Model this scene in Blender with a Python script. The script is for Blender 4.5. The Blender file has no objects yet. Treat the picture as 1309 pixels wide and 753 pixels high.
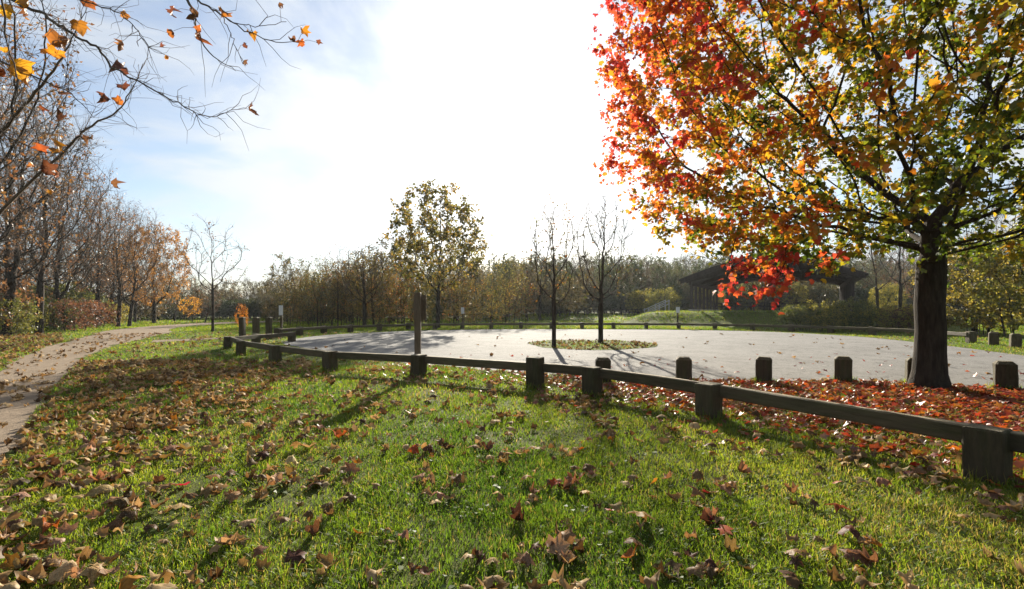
import bpy, bmesh, math, random
import numpy as np
from mathutils import Vector, Matrix

# ------------------------------------------------------------------ camera, sky, sun, exposure
F_PX, YH, CAM_H = 600.0, 397.0, 1.30          # focal length in photo pixels, horizon row, eye height (m)
scene = bpy.context.scene
COL = scene.collection

cam_d = bpy.data.cameras.new('camera')
cam = bpy.data.objects.new('camera', cam_d)
COL.objects.link(cam)
cam_d.sensor_width = 36.0
cam_d.lens = 36.0 * F_PX / 1309.0
cam_d.shift_y = (YH - 376.5) / 1309.0
cam_d.clip_start, cam_d.clip_end = 0.05, 3000.0
cam.location = (0, 0, CAM_H)
cam.rotation_euler = (math.radians(90), 0, 0)
scene.camera = cam

SUN_EL = math.radians(20.3)
SUN_AZ = math.radians(2.2)                     # to the right of straight ahead (+Y)
SUN_DIR = Vector((math.sin(SUN_AZ) * math.cos(SUN_EL), math.cos(SUN_AZ) * math.cos(SUN_EL), math.sin(SUN_EL)))

world = bpy.data.worlds.new('World')
scene.world = world
world.use_nodes = True
wn, wl = world.node_tree.nodes, world.node_tree.links
wn.clear()


def wnode(t, **kw):
    n = wn.new(t)
    for k, v in kw.items():
        setattr(n, k, v)
    return n


def wmath(op, a, b=None, clamp=False):
    n = wnode('ShaderNodeMath', operation=op, use_clamp=clamp)
    for i, v in enumerate((a, b)):
        if v is None:
            continue
        if isinstance(v, (int, float)):
            n.inputs[i].default_value = v
        else:
            wl.new(v, n.inputs[i])
    return n.outputs[0]


w_out = wnode('ShaderNodeOutputWorld')
w_bg = wnode('ShaderNodeBackground')
w_sky = wnode('ShaderNodeTexSky', sky_type='NISHITA')
w_sky.sun_disc = False
w_sky.sun_elevation = SUN_EL
w_sky.sun_rotation = SUN_AZ
w_sky.air_density, w_sky.dust_density, w_sky.ozone_density = 1.0, 0.6, 2.5
tc = wnode('ShaderNodeTexCoord')
sep = wnode('ShaderNodeSeparateXYZ')
wl.new(tc.outputs['Generated'], sep.inputs[0])
den = wmath('ADD', wmath('MAXIMUM', sep.outputs['Z'], 0.0), 0.22)
cmb = wnode('ShaderNodeCombineXYZ')
wl.new(wmath('DIVIDE', sep.outputs['X'], den), cmb.inputs[0])
wl.new(wmath('DIVIDE', sep.outputs['Y'], den), cmb.inputs[1])
nz = wnode('ShaderNodeTexNoise')
nz.inputs['Scale'].default_value = 1.7
nz.inputs['Detail'].default_value = 7.0
nz.inputs['Roughness'].default_value = 0.55
nz.inputs['Distortion'].default_value = 0.4
wl.new(cmb.outputs[0], nz.inputs['Vector'])
mr = wnode('ShaderNodeMapRange')
mr.interpolation_type = 'SMOOTHSTEP'
mr.inputs['From Min'].default_value = 0.38
mr.inputs['From Max'].default_value = 0.62
mr.inputs['To Min'].default_value = 0.22
mr.inputs['To Max'].default_value = 0.92
wl.new(nz.outputs['Fac'], mr.inputs['Value'])
dot = wnode('ShaderNodeVectorMath', operation='DOT_PRODUCT')
nrm = wnode('ShaderNodeVectorMath', operation='NORMALIZE')
wl.new(tc.outputs['Generated'], nrm.inputs[0])
wl.new(nrm.outputs[0], dot.inputs[0])
dot.inputs[1].default_value = SUN_DIR
mu = wmath('MAXIMUM', dot.outputs['Value'], 0.0)
# thin bright veil of high cloud: scatters sunlight forward, so it brightens towards the sun
glow = wmath('ADD', wmath('MULTIPLY', wmath('POWER', mu, 8.0), 0.04), wmath('MULTIPLY', wmath('POWER', mu, 60.0), 0.6))
half_ = wmath('MULTIPLY', wmath('ADD', dot.outputs['Value'], 1.0), 0.5)
cl_b = wmath('ADD', glow, wmath('ADD', wmath('MULTIPLY', wmath('POWER', half_, 3.0), 0.29), 0.135))
cl = wnode('ShaderNodeMixRGB', blend_type='MULTIPLY')
cl.inputs['Fac'].default_value = 1.0
cl.inputs['Color1'].default_value = (0.96, 0.99, 1.0, 1)
wl.new(cl_b, cl.inputs['Color2'])
sk = wnode('ShaderNodeMixRGB', blend_type='MULTIPLY')
sk.inputs['Fac'].default_value = 1.0
wl.new(w_sky.outputs[0], sk.inputs['Color1'])
sk.inputs['Color2'].default_value = (0.06, 0.06, 0.06, 1)
mixc = wnode('ShaderNodeMixRGB')
wl.new(mr.outputs[0], mixc.inputs['Fac'])
wl.new(sk.outputs[0], mixc.inputs['Color1'])
wl.new(cl.outputs[0], mixc.inputs['Color2'])
wl.new(mixc.outputs[0], w_bg.inputs['Color'])
w_bg.inputs['Strength'].default_value = 1.0
wl.new(w_bg.outputs[0], w_out.inputs['Surface'])

sun_d = bpy.data.lights.new('sun', 'SUN')
sun_d.energy = 5.0
sun_d.angle = math.radians(0.55)
sun_d.color = (1.0, 0.92, 0.77)
sun = bpy.data.objects.new('sun', sun_d)
COL.objects.link(sun)
sun.rotation_euler = SUN_DIR.to_track_quat('Z', 'Y').to_euler()

vs = scene.view_settings
vs.view_transform, vs.look = 'Standard', 'None'
vs.exposure, vs.gamma = 1.40, 1.0
vs.use_curve_mapping = False
scene.render.engine = 'CYCLES'
cy = scene.cycles
cy.use_denoising = True
cy.max_bounces, cy.diffuse_bounces, cy.glossy_bounces, cy.transmission_bounces = 7, 3, 2, 5
cy.transparent_max_bounces = 6
cy.volume_bounces = 0
cy.caustics_reflective = cy.caustics_refractive = False
cy.sample_clamp_indirect = 6.0

# ------------------------------------------------------------------ helpers
rng = np.random.default_rng(11)
random.seed(5)


def g(px, py):
    """photo pixel of a point on level ground -> (x, y) in metres"""
    y = F_PX * CAM_H / (py - YH)
    return ((px - 654.5) / F_PX * y, y)


def gx(px, y):
    return (px - 654.5) / F_PX * y


def zat(py, y):
    return CAM_H - (py - YH) / F_PX * y


def smooth(a, b, x):
    t = np.clip((np.asarray(x, float) - a) / (b - a), 0, 1)
    return t * t * (3 - 2 * t)


PAV_C = np.array([21.6, 40.0]); PAV_D = np.array([0.53, 0.848]); PAV_U = np.array([0.848, -0.53])
PAV_Z = 1.2


def H(x, y):
    x = np.asarray(x, float); y = np.asarray(y, float)
    z = 0.75 * smooth(34, 62, y) * smooth(-10, 6, x)
    rx, ry = x - PAV_C[0], y - PAV_C[1]
    a = rx * PAV_D[0] + ry * PAV_D[1]
    b = rx * PAV_U[0] + ry * PAV_U[1]
    da = np.maximum(np.maximum(-1.6 - a, a - 17), 0)
    db = np.maximum(np.abs(b) - 8.6, 0)
    m = PAV_Z * (1 - smooth(0, 5.0, np.hypot(da, db)))
    z = np.maximum(z, m)
    z = z + 9.0 * smooth(85, 190, y) * smooth(-60, 0, x)
    return z


_nw = [(rng.uniform(-1, 1, 2) * (1.6 ** k), rng.uniform(0, 6.28), 1.25 ** -k) for k in range(6) for _ in range(5)]


def fnoise(x, y, scale=1.0):
    s = 0.0
    for d, p, a in _nw:
        s = s + a * np.sin((x * d[0] + y * d[1]) * scale * 2.2 + p + 1.3 * np.sin((x * d[1] - y * d[0]) * scale * 1.1 + p * 2))
    return s / 6.0


def in_poly(x, y, poly):
    x = np.asarray(x); y = np.asarray(y)
    c = np.zeros(x.shape, bool)
    px, py = np.array(poly)[:, 0], np.array(poly)[:, 1]
    j = len(px) - 1
    for i in range(len(px)):
        if py[i] != py[j]:
            c ^= ((py[i] > y) != (py[j] > y)) & (x < (px[j] - px[i]) * (y - py[i]) / (py[j] - py[i]) + px[i])
        j = i
    return c


def catmull(pts, n=8, closed=False):
    P = [np.array(p, float) for p in pts]
    out = []
    m = len(P)
    rngs = range(m if closed else m - 1)
    for i in rngs:
        p1, p2 = P[i], P[(i + 1) % m]
        p0 = P[i - 1] if (closed or i > 0) else 2 * p1 - p2
        p3 = P[(i + 2) % m] if (closed or i + 2 < m) else 2 * p2 - p1
        for k in range(n):
            t = k / n
            out.append(0.5 * (2 * p1 + (p2 - p0) * t + (2 * p0 - 5 * p1 + 4 * p2 - p3) * t * t + (3 * p1 - p0 - 3 * p2 + p3) * t ** 3))
    if not closed:
        out.append(P[-1])
    return out


def tag(o, label=None, cat=None, group=None, kind=None):
    if label: o['label'] = label
    if cat: o['category'] = cat
    if group: o['group'] = group
    if kind: o['kind'] = kind
    return o


def empty(name, loc=(0, 0, 0), rz=0.0):
    o = bpy.data.objects.new(name, None)
    o.empty_display_size = 0.3
    COL.objects.link(o)
    o.location = loc
    o.rotation_euler = (0, 0, rz)
    return o


def link(name, me, parent=None):
    o = bpy.data.objects.new(name, me)
    COL.objects.link(o)
    if parent is not None:
        o.parent = parent
    return o


def np_mesh(name, V, F, mat, col=None, smooth_shade=False):
    """V (n,3); F list of (m,k) int arrays"""
    me = bpy.data.meshes.new(name)
    V = np.ascontiguousarray(V, np.float32)
    F = [np.ascontiguousarray(f, np.int32) for f in F if len(f)]
    me.vertices.add(len(V))
    me.vertices.foreach_set('co', V.ravel())
    loops = np.concatenate([f.ravel() for f in F])
    sizes = np.concatenate([np.full(len(f), f.shape[1], np.int32) for f in F])
    starts = np.concatenate([[0], np.cumsum(sizes)[:-1]]).astype(np.int32)
    me.loops.add(len(loops))
    me.loops.foreach_set('vertex_index', loops)
    me.polygons.add(len(sizes))
    me.polygons.foreach_set('loop_start', starts)
    if smooth_shade:
        me.polygons.foreach_set('use_smooth', np.ones(len(sizes), bool))
    me.update(calc_edges=True)
    if col is not None:
        a = me.color_attributes.new('Col', 'FLOAT_COLOR', 'POINT')
        c = np.ones((len(V), 4), np.float32)
        c[:, :3] = col
        a.data.foreach_set('color', c.ravel())
    if mat is not None:
        me.materials.append(mat)
    return me


def copy_tree(o, parent=None):
    c = o.copy()
    COL.objects.link(c)
    if parent is not None:
        c.parent = parent
    for ch in list(o.children):
        copy_tree(ch, c)
    return c


# ------------------------------------------------------------------ materials
def new_mat(name):
    m = bpy.data.materials.new(name)
    m.use_nodes = True
    m.node_tree.nodes.clear()
    return m, m.node_tree.nodes, m.node_tree.links


def ramp(n, stops):
    cr = n.color_ramp
    while len(cr.elements) < len(stops):
        cr.elements.new(0.5)
    for e, (p, c) in zip(cr.elements, stops):
        e.position = p
        e.color = (*c, 1)


def noise_node(N, L, vec, scale, detail=5, rough=0.6, dist=0.0):
    n = N.new('ShaderNodeTexNoise')
    n.inputs['Scale'].default_value = scale
    n.inputs['Detail'].default_value = detail
    n.inputs['Roughness'].default_value = rough
    n.inputs['Distortion'].default_value = dist
    L.new(vec, n.inputs['Vector'])
    return n.outputs['Fac']


def surf_mat(name, layers, rough=0.9, bump=(40, 0.3, 0.01), spec=0.3, stretch=(1, 1, 1), coords='Object', rand=0.0, cracks=0.0, top=None):
    """layers: list of (noise scale, [(pos, colour)...], mix strength)"""
    m, N, L = new_mat(name)
    out = N.new('ShaderNodeOutputMaterial')
    b = N.new('ShaderNodeBsdfPrincipled')
    t = N.new('ShaderNodeTexCoord')
    mp = N.new('ShaderNodeMapping')
    mp.inputs['Scale'].default_value = stretch
    L.new(t.outputs[coords], mp.inputs['Vector'])
    vec = mp.outputs[0]
    if rand:
        oi = N.new('ShaderNodeObjectInfo')
        add = N.new('ShaderNodeVectorMath'); add.operation = 'ADD'
        L.new(vec, add.inputs[0])
        mul = N.new('ShaderNodeVectorMath'); mul.operation = 'SCALE'
        mul.inputs[0].default_value = (17.0, 9.0, 5.0)
        L.new(oi.outputs['Random'], mul.inputs['Scale'])
        L.new(mul.outputs[0], add.inputs[1])
        vec = add.outputs[0]
    cur = None
    for sc, stops, k in layers:
        f = noise_node(N, L, vec, sc, 6, 0.62, 0.3)
        r = N.new('ShaderNodeValToRGB')
        ramp(r, stops)
        L.new(f, r.inputs[0])
        if cur is None:
            cur = r.outputs[0]
        else:
            mx = N.new('ShaderNodeMixRGB')
            mx.blend_type = 'MIX'
            mx.inputs['Fac'].default_value = k
            L.new(cur, mx.inputs['Color1'])
            L.new(r.outputs[0], mx.inputs['Color2'])
            cur = mx.outputs[0]
    if rand:
        hv = N.new('ShaderNodeHueSaturation')
        rr = N.new('ShaderNodeMapRange')
        rr.inputs['To Min'].default_value = 1 - rand
        rr.inputs['To Max'].default_value = 1 + rand
        L.new(oi.outputs['Random'], rr.inputs['Value'])
        L.new(rr.outputs[0], hv.inputs['Value'])
        L.new(cur, hv.inputs['Color'])
        cur = hv.outputs[0]
    if top:                      # upward faces of old timber: sunlit tops painted in as a paler tan
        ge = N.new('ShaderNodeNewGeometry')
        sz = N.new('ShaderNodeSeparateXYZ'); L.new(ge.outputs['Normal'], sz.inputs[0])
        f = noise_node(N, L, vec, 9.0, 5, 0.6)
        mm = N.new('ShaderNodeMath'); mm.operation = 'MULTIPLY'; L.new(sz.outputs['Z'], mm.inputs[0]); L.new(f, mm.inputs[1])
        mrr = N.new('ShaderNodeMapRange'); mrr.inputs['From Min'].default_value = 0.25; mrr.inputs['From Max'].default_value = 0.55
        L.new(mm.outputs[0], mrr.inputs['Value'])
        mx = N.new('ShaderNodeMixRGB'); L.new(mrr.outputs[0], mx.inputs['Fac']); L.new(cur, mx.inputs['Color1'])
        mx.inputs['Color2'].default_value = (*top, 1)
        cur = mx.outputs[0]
    if cracks:
        for sc_, wid, k_ in ((cracks, 0.008, 0.8), (cracks * 2.7, 0.010, 0.45)):
            f = noise_node(N, L, vec, sc_, 9, 0.62, 1.2)
            ab = N.new('ShaderNodeMath'); ab.operation = 'SUBTRACT'; ab.inputs[1].default_value = 0.5
            L.new(f, ab.inputs[0])
            ab2 = N.new('ShaderNodeMath'); ab2.operation = 'ABSOLUTE'; L.new(ab.outputs[0], ab2.inputs[0])
            mrr = N.new('ShaderNodeMapRange')
            mrr.inputs['From Max'].default_value = wid
            mrr.inputs['To Min'].default_value = k_
            mrr.inputs['To Max'].default_value = 0.0
            L.new(ab2.outputs[0], mrr.inputs['Value'])
            mx = N.new('ShaderNodeMixRGB')
            L.new(mrr.outputs[0], mx.inputs['Fac'])
            L.new(cur, mx.inputs['Color1'])
            mx.inputs['Color2'].default_value = (0.05, 0.047, 0.043, 1)
            cur = mx.outputs[0]
    L.new(cur, b.inputs['Base Color'])
    b.inputs['Roughness'].default_value = rough
    b.inputs['Specular IOR Level'].default_value = spec
    f = noise_node(N, L, vec, bump[0], 6, 0.7)
    bp = N.new('ShaderNodeBump')
    bp.inputs['Strength'].default_value = bump[1]
    bp.inputs['Distance'].default_value = bump[2]
    L.new(f, bp.inputs['Height'])
    L.new(bp.outputs[0], b.inputs['Normal'])
    L.new(b.outputs[0], out.inputs['Surface'])
    return m


def leaf_mat(name, trans=0.5, gloss=0.06, rand=0.12, noise=0.0, rough=0.45, back=(1, 1, 1)):
    """leaf or blade with its own colour stored per leaf; light comes through from behind"""
    m, N, L = new_mat(name)
    out = N.new('ShaderNodeOutputMaterial')
    at = N.new('ShaderNodeAttribute')
    at.attribute_name = 'Col'
    cur = at.outputs['Color']
    oi = N.new('ShaderNodeObjectInfo')
    hv = N.new('ShaderNodeHueSaturation')
    rr = N.new('ShaderNodeMapRange')
    rr.inputs['To Min'].default_value = 1 - rand
    rr.inputs['To Max'].default_value = 1 + rand
    L.new(oi.outputs['Random'], rr.inputs['Value'])
    L.new(rr.outputs[0], hv.inputs['Value'])
    r2 = N.new('ShaderNodeMapRange')
    r2.inputs['To Min'].default_value = 0.5 - rand * 0.12
    r2.inputs['To Max'].default_value = 0.5 + rand * 0.12
    w = N.new('ShaderNodeMath'); w.operation = 'FRACT'
    w2 = N.new('ShaderNodeMath'); w2.operation = 'MULTIPLY'; w2.inputs[1].default_value = 13.7
    L.new(oi.outputs['Random'], w2.inputs[0]); L.new(w2.outputs[0], w.inputs[0]); L.new(w.outputs[0], r2.inputs['Value'])
    L.new(r2.outputs[0], hv.inputs['Hue'])
    L.new(cur, hv.inputs['Color'])
    cur = hv.outputs[0]
    if noise:
        t = N.new('ShaderNodeTexCoord')
        f = noise_node(N, L, t.outputs['Object'], noise, 4, 0.6)
        r = N.new('ShaderNodeValToRGB')
        ramp(r, [(0.3, (0.5, 0.42, 0.36)), (0.65, (1.15, 1.1, 1.05))])
        L.new(f, r.inputs[0])
        mx = N.new('ShaderNodeMixRGB'); mx.blend_type = 'MULTIPLY'; mx.inputs['Fac'].default_value = 0.8
        L.new(cur, mx.inputs['Color1']); L.new(r.outputs[0], mx.inputs['Color2'])
        cur = mx.outputs[0]
    d = N.new('ShaderNodeBsdfDiffuse'); L.new(cur, d.inputs['Color'])
    if noise:
        f2 = noise_node(N, L, t.outputs['Object'], noise * 0.45, 3, 0.6, 0.6)
        bp = N.new('ShaderNodeBump')
        bp.inputs['Strength'].default_value = 0.9
        bp.inputs['Distance'].default_value = 0.02
        L.new(f2, bp.inputs['Height'])
        L.new(bp.outputs[0], d.inputs['Normal'])
    tr = N.new('ShaderNodeBsdfTranslucent')
    tb = N.new('ShaderNodeMixRGB'); tb.blend_type = 'MULTIPLY'; tb.inputs['Fac'].default_value = 1.0
    tb.inputs['Color2'].default_value = (*back, 1)
    L.new(cur, tb.inputs['Color1']); L.new(tb.outputs[0], tr.inputs['Color'])
    mx = N.new('ShaderNodeMixShader'); mx.inputs['Fac'].default_value = trans
    L.new(d.outputs[0], mx.inputs[1]); L.new(tr.outputs[0], mx.inputs[2])
    cur = mx.outputs[0]
    if gloss:
        gl = N.new('ShaderNodeBsdfGlossy')
        gl.inputs['Roughness'].default_value = rough
        gl.inputs['Color'].default_value = (0.9, 0.9, 0.9, 1)
        m2 = N.new('ShaderNodeMixShader'); m2.inputs['Fac'].default_value = gloss
        L.new(cur, m2.inputs[1]); L.new(gl.outputs[0], m2.inputs[2])
        cur = m2.outputs[0]
    L.new(cur, out.inputs['Surface'])
    return m


M = {}
M['ground'] = surf_mat('lawn_soil', [
    (0.35, [(0.35, (0.06, 0.088, 0.014)), (0.7, (0.12, 0.14, 0.025))], 1),
    (9.0, [(0.35, (0.045, 0.055, 0.014)), (0.7, (0.16, 0.15, 0.045))], 0.45)], 0.95, (60, 0.8, 0.03), 0.1)
M['road'] = surf_mat('worn_gravel_asphalt', [
    (0.22, [(0.32, (0.17, 0.16, 0.148)), (0.68, (0.275, 0.262, 0.245))], 1),
    (0.9, [(0.40, (0.12, 0.112, 0.102)), (0.56, (0.28, 0.267, 0.25))], 0.55),
    (11.0, [(0.35, (0.12, 0.112, 0.103)), (0.6, (0.30, 0.285, 0.268))], 0.35),
    (85.0, [(0.38, (0.07, 0.066, 0.06)), (0.58, (0.33, 0.315, 0.295))], 0.4)], 0.9, (90, 0.8, 0.015), 0.12, cracks=0.55)
M['path'] = surf_mat('packed_earth', [
    (0.7, [(0.3, (0.21, 0.155, 0.105)), (0.7, (0.33, 0.255, 0.18))], 1),
    (7.0, [(0.35, (0.13, 0.092, 0.062)), (0.62, (0.35, 0.27, 0.195))], 0.45),
    (55.0, [(0.35, (0.12, 0.088, 0.062)), (0.6, (0.36, 0.285, 0.21))], 0.3)], 0.95, (45, 0.9, 0.025), 0.12)
M['post'] = surf_mat('weathered_timber', [
    (5.0, [(0.3, (0.045, 0.034, 0.018)), (0.7, (0.135, 0.103, 0.06))], 1),
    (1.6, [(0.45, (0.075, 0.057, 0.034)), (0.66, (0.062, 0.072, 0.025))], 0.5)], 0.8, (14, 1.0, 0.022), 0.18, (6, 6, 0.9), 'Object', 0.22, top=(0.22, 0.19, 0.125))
M['rail'] = surf_mat('weathered_rail_timber', [
    (5.0, [(0.3, (0.05, 0.038, 0.021)), (0.7, (0.155, 0.12, 0.07))], 1),
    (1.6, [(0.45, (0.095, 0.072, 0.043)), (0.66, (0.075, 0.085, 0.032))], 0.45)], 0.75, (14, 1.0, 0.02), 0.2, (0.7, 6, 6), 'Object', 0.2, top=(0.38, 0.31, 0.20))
M['bark'] = surf_mat('grey_brown_bark', [
    (4.0, [(0.3, (0.03, 0.024, 0.018)), (0.7, (0.085, 0.068, 0.052))], 1)], 0.95, (9, 1.0, 0.06), 0.15, (5, 5, 0.9))
M['bark_pale'] = surf_mat('pale_mottled_bark', [
    (3.0, [(0.35, (0.10, 0.085, 0.065)), (0.65, (0.26, 0.235, 0.19))], 1)], 0.9, (8, 0.7, 0.03), 0.2, (3, 3, 1.2))
M['twig'] = surf_mat('twig_bark', [
    (2.0, [(0.35, (0.07, 0.052, 0.042)), (0.65, (0.13, 0.105, 0.088))], 1)], 0.9, (8, 0.3, 0.01), 0.15)
M['roof'] = surf_mat('dark_shingle', [
    (1.5, [(0.3, (0.035, 0.028, 0.028)), (0.7, (0.07, 0.055, 0.05))], 1)], 0.85, (12, 0.6, 0.02), 0.3)
M['pavwood'] = surf_mat('dark_stained_wood', [
    (2.0, [(0.3, (0.035, 0.026, 0.024)), (0.7, (0.075, 0.055, 0.048))], 1)], 0.8, (10, 0.5, 0.01), 0.3, (4, 4, 1))
M['concrete'] = surf_mat('concrete', [
    (2.0, [(0.3, (0.26, 0.25, 0.24)), (0.7, (0.38, 0.37, 0.355))], 1)], 0.85, (30, 0.3, 0.01), 0.3)
M['white'] = surf_mat('painted_sign', [
    (6.0, [(0.3, (0.62, 0.62, 0.64)), (0.7, (0.78, 0.78, 0.8))], 1)], 0.5, (30, 0.1, 0.005), 0.4)
M['sign_brown'] = surf_mat('brown_sign_board', [
    (4.0, [(0.3, (0.10, 0.07, 0.045)), (0.7, (0.17, 0.125, 0.085))], 1)], 0.75, (12, 0.5, 0.008), 0.3, (5, 5, 1))
M['metal'] = surf_mat('galvanised_metal', [
    (6.0, [(0.3, (0.38, 0.38, 0.39)), (0.7, (0.52, 0.52, 0.53))], 1)], 0.45, (30, 0.1, 0.003), 0.5)
M['grass'] = leaf_mat('grass_blade', 0.60, 0.022, 0.0, 0, 0.5, (1.35, 1.2, 0.6))
M['dry_leaf'] = leaf_mat('dry_leaf', 0.26, 0.015, 0.30, 22.0, 0.5, (1.1, 0.85, 0.55))
M['red_leaf'] = leaf_mat('fallen_red_leaf', 0.40, 0.06, 0.25, 0, 0.4, (1.25, 0.9, 0.7))
M['maple_leaf'] = leaf_mat('maple_leaf', 0.66, 0.03, 0.0, 0, 0.45, (1.4, 1.1, 0.7))
M['leaf'] = leaf_mat('tree_leaf', 0.60, 0.05, 0.16, 0, 0.45, (1.2, 1.05, 0.75))

# ------------------------------------------------------------------ ground, road, path, island
road_near = [g(362, 439), g(400, 447), g(470, 457), g(540, 466), g(620, 473), g(690, 478), g(780, 482), g(880, 487),
             g(980, 488.5), g(1080, 489), g(1170, 491), g(1290, 499), g(1420, 508), g(1700, 530)]
road_far = [g(1900, 512), g(1600, 486), g(1420, 466), g(1309, 455), g(1220, 443.5), g(1110, 431.5), g(1030, 426.5), g(960, 423.5), g(880, 422),
            g(780, 421), g(680, 421), g(600, 421.6), g(520, 423.3), g(440, 427), g(390, 431.5)]
ROAD = [tuple(p) for p in catmull(road_near + road_far, 6, True)]
path_right = [(-3.0, 1.2), g(0, 602), g(35, 540), g(68, 497), g(110, 457), g(150, 441.5), g(205, 428), (-20.3, 28.0), (-23.6, 32.5), (-26.6, 40), (-27.5, 50), (-24, 62)]
path_left = [(-27, 64), (-32, 52), (-30.5, 41), (-26.5, 31), g(108, 431), g(60, 444), g(20, 462), g(-60, 500), (-7.5, 3.0), (-6.2, 1.2)]
PATH = [tuple(p) for p in catmull(path_right, 6)] + [tuple(p) for p in catmull(path_left, 6)]
sp_a = [g(196, 435), g(240, 433.4), g(275, 432), g(305, 430.4), g(330, 428.5)]
sp_b = [g(330, 430.2), g(305, 432.2), g(275, 434.2), g(240, 436), g(190, 438.5)]
SIDE = [tuple(p) for p in catmull(sp_a, 5)] + [tuple(p) for p in catmull(sp_b, 5)]
isl_c = np.array([gx(756, 18.0), 18.0])
ISLAND = []
for k in range(48):
    a = k / 48 * 2 * math.pi
    r = 1 + 0.05 * math.sin(3 * a + 1) + 0.03 * math.sin(7 * a)
    ISLAND.append((isl_c[0] + 2.45 * r * math.cos(a), isl_c[1] + 2.55 * r * math.sin(a)))


def build_ground():
    xs = np.concatenate([np.linspace(-420, -80, 9)[:-1], np.linspace(-80, 80, 108), np.linspace(80, 420, 9)[1:]])
    ys = np.concatenate([np.linspace(-60, -4, 6)[:-1], np.linspace(-4, 110, 80), np.linspace(110, 600, 20)[1:]])
    X, Y = np.meshgrid(xs, ys)
    V = np.stack([X.ravel(), Y.ravel(), H(X, Y).ravel()], 1)
    nx, ny = len(xs), len(ys)
    i = (np.arange(ny - 1)[:, None] * nx + np.arange(nx - 1)[None]).ravel()
    Fq = np.stack([i, i + 1, i + 1 + nx, i + nx], 1)
    o = link('ground', np_mesh('ground', V, [Fq], M['ground'], None, True))
    tag(o, kind='structure')


build_ground()


def sheet(name, poly, z, mat, jitter=0.05, step=0.35):
    from mathutils.geometry import delaunay_2d_cdt
    P = np.array(poly + [poly[0]], float)
    seg = np.linalg.norm(np.diff(P, axis=0), axis=1)
    cum = np.concatenate([[0], np.cumsum(seg)])
    n = int(min(900, cum[-1] / step))
    u = np.linspace(0, cum[-1], n, endpoint=False)
    Q = np.stack([np.interp(u, cum, P[:, 0]), np.interp(u, cum, P[:, 1])], 1)
    Q = Q + jitter * np.stack([fnoise(Q[:, 0], Q[:, 1], 1.3), fnoise(Q[:, 1] + 40, Q[:, 0], 1.3)], 1)
    vo, eo, fo, *_ = delaunay_2d_cdt([Vector(q) for q in Q], [(i, (i + 1) % n) for i in range(n)], [], 1, 1e-5)
    V = np.array([(v.x, v.y, z) for v in vo])
    Fa = np.array([f for f in fo])
    return tag(link(name, np_mesh(name, V, [Fa], mat)), kind='structure')


sheet('road', ROAD, 0.006, M['road'], 0.10)
sheet('path', PATH, 0.006, M['path'], 0.22)
sheet('side_path', SIDE, 0.008, M['path'], 0.05)
sheet('island', ISLAND, 0.012, M['ground'], 0.05)

# ------------------------------------------------------------------ timber fences and bollards
def timber_block(name, w, d, h, mat, seed, chamfer=0.02, top_chamfer=None, bury=0.15):
    """squared timber with worn edges; origin at ground level in the middle of its foot"""
    r = random.Random(seed)
    bm = bmesh.new()
    nz_ = 4
    ring = []
    c = chamfer
    prof = [(-w/2 + c, -d/2), (w/2 - c, -d/2), (w/2, -d/2 + c), (w/2, d/2 - c), (w/2 - c, d/2), (-w/2 + c, d/2), (-w/2, d/2 - c), (-w/2, -d/2 + c)]
    tcm = top_chamfer if top_chamfer else 0.008
    levels = [(-bury, 1.02, 0)] + [(h - tcm) * k / nz_ and ((h - tcm) * k / nz_, 1.0, 0) or (0.0, 1.0, 0) for k in range(nz_ + 1)]
    for z, s, _ in levels:
        ring.append([bm.verts.new((x * s + r.uniform(-.004, .004), y * s + r.uniform(-.004, .004), z + (r.uniform(-.003, .003) if z > 0 else 0))) for x, y in prof])
    sx, sy = (w/2 - tcm * 0.9) / (w/2), (d/2 - tcm * 0.9) / (d/2)
    ring.append([bm.verts.new((x * sx + r.uniform(-.003, .003), y * sy + r.uniform(-.003, .003), h + r.uniform(-.004, .004))) for x, y in prof])
    for a, b in zip(ring[:-1], ring[1:]):
        for k in range(8):
            bm.faces.new((a[k], a[(k + 1) % 8], b[(k + 1) % 8], b[k]))
    cv = bm.verts.new((r.uniform(-.02, .02), r.uniform(-.02, .02), h - 0.002))
    t = ring[-1]
    for k in range(8):
        bm.faces.new((t[k], t[(k + 1) % 8], cv))
    bmesh.ops.recalc_face_normals(bm, faces=bm.faces[:])
    me = bpy.data.meshes.new(name)
    bm.to_mesh(me); bm.free()
    me.materials.append(mat)
    return me


def beam_mesh(name, L, hgt, thk, mat, seed):
    """rail lying along X, centred"""
    r = random.Random(seed)
    bm = bmesh.new()
    c = 0.012
    prof = [(-thk/2 + c, -hgt/2), (thk/2 - c, -hgt/2), (thk/2, -hgt/2 + c), (thk/2, hgt/2 - c), (thk/2 - c, hgt/2), (-thk/2 + c, hgt/2), (-thk/2, hgt/2 - c), (-thk/2, -hgt/2 + c)]
    n = 8
    rings = []
    sag = r.uniform(-.006, .006)
    for k in range(n + 1):
        x = -L/2 + L * k / n
        dz = sag * (1 - (2 * k / n - 1) ** 2)
        rings.append([bm.verts.new((x, a + r.uniform(-.0025, .0025), b + dz + r.uniform(-.0025, .0025))) for a, b in prof])
    for a, b in zip(rings[:-1], rings[1:]):
        for k in range(8):
            bm.faces.new((a[k], a[(k + 1) % 8], b[(k + 1) % 8], b[k]))
    bm.faces.new(rings[0]); bm.faces.new(rings[-1])
    bmesh.ops.recalc_face_normals(bm, faces=bm.faces[:])
    me = bpy.data.meshes.new(name)
    bm.to_mesh(me); bm.free()
    me.materials.append(mat)
    return me


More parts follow.
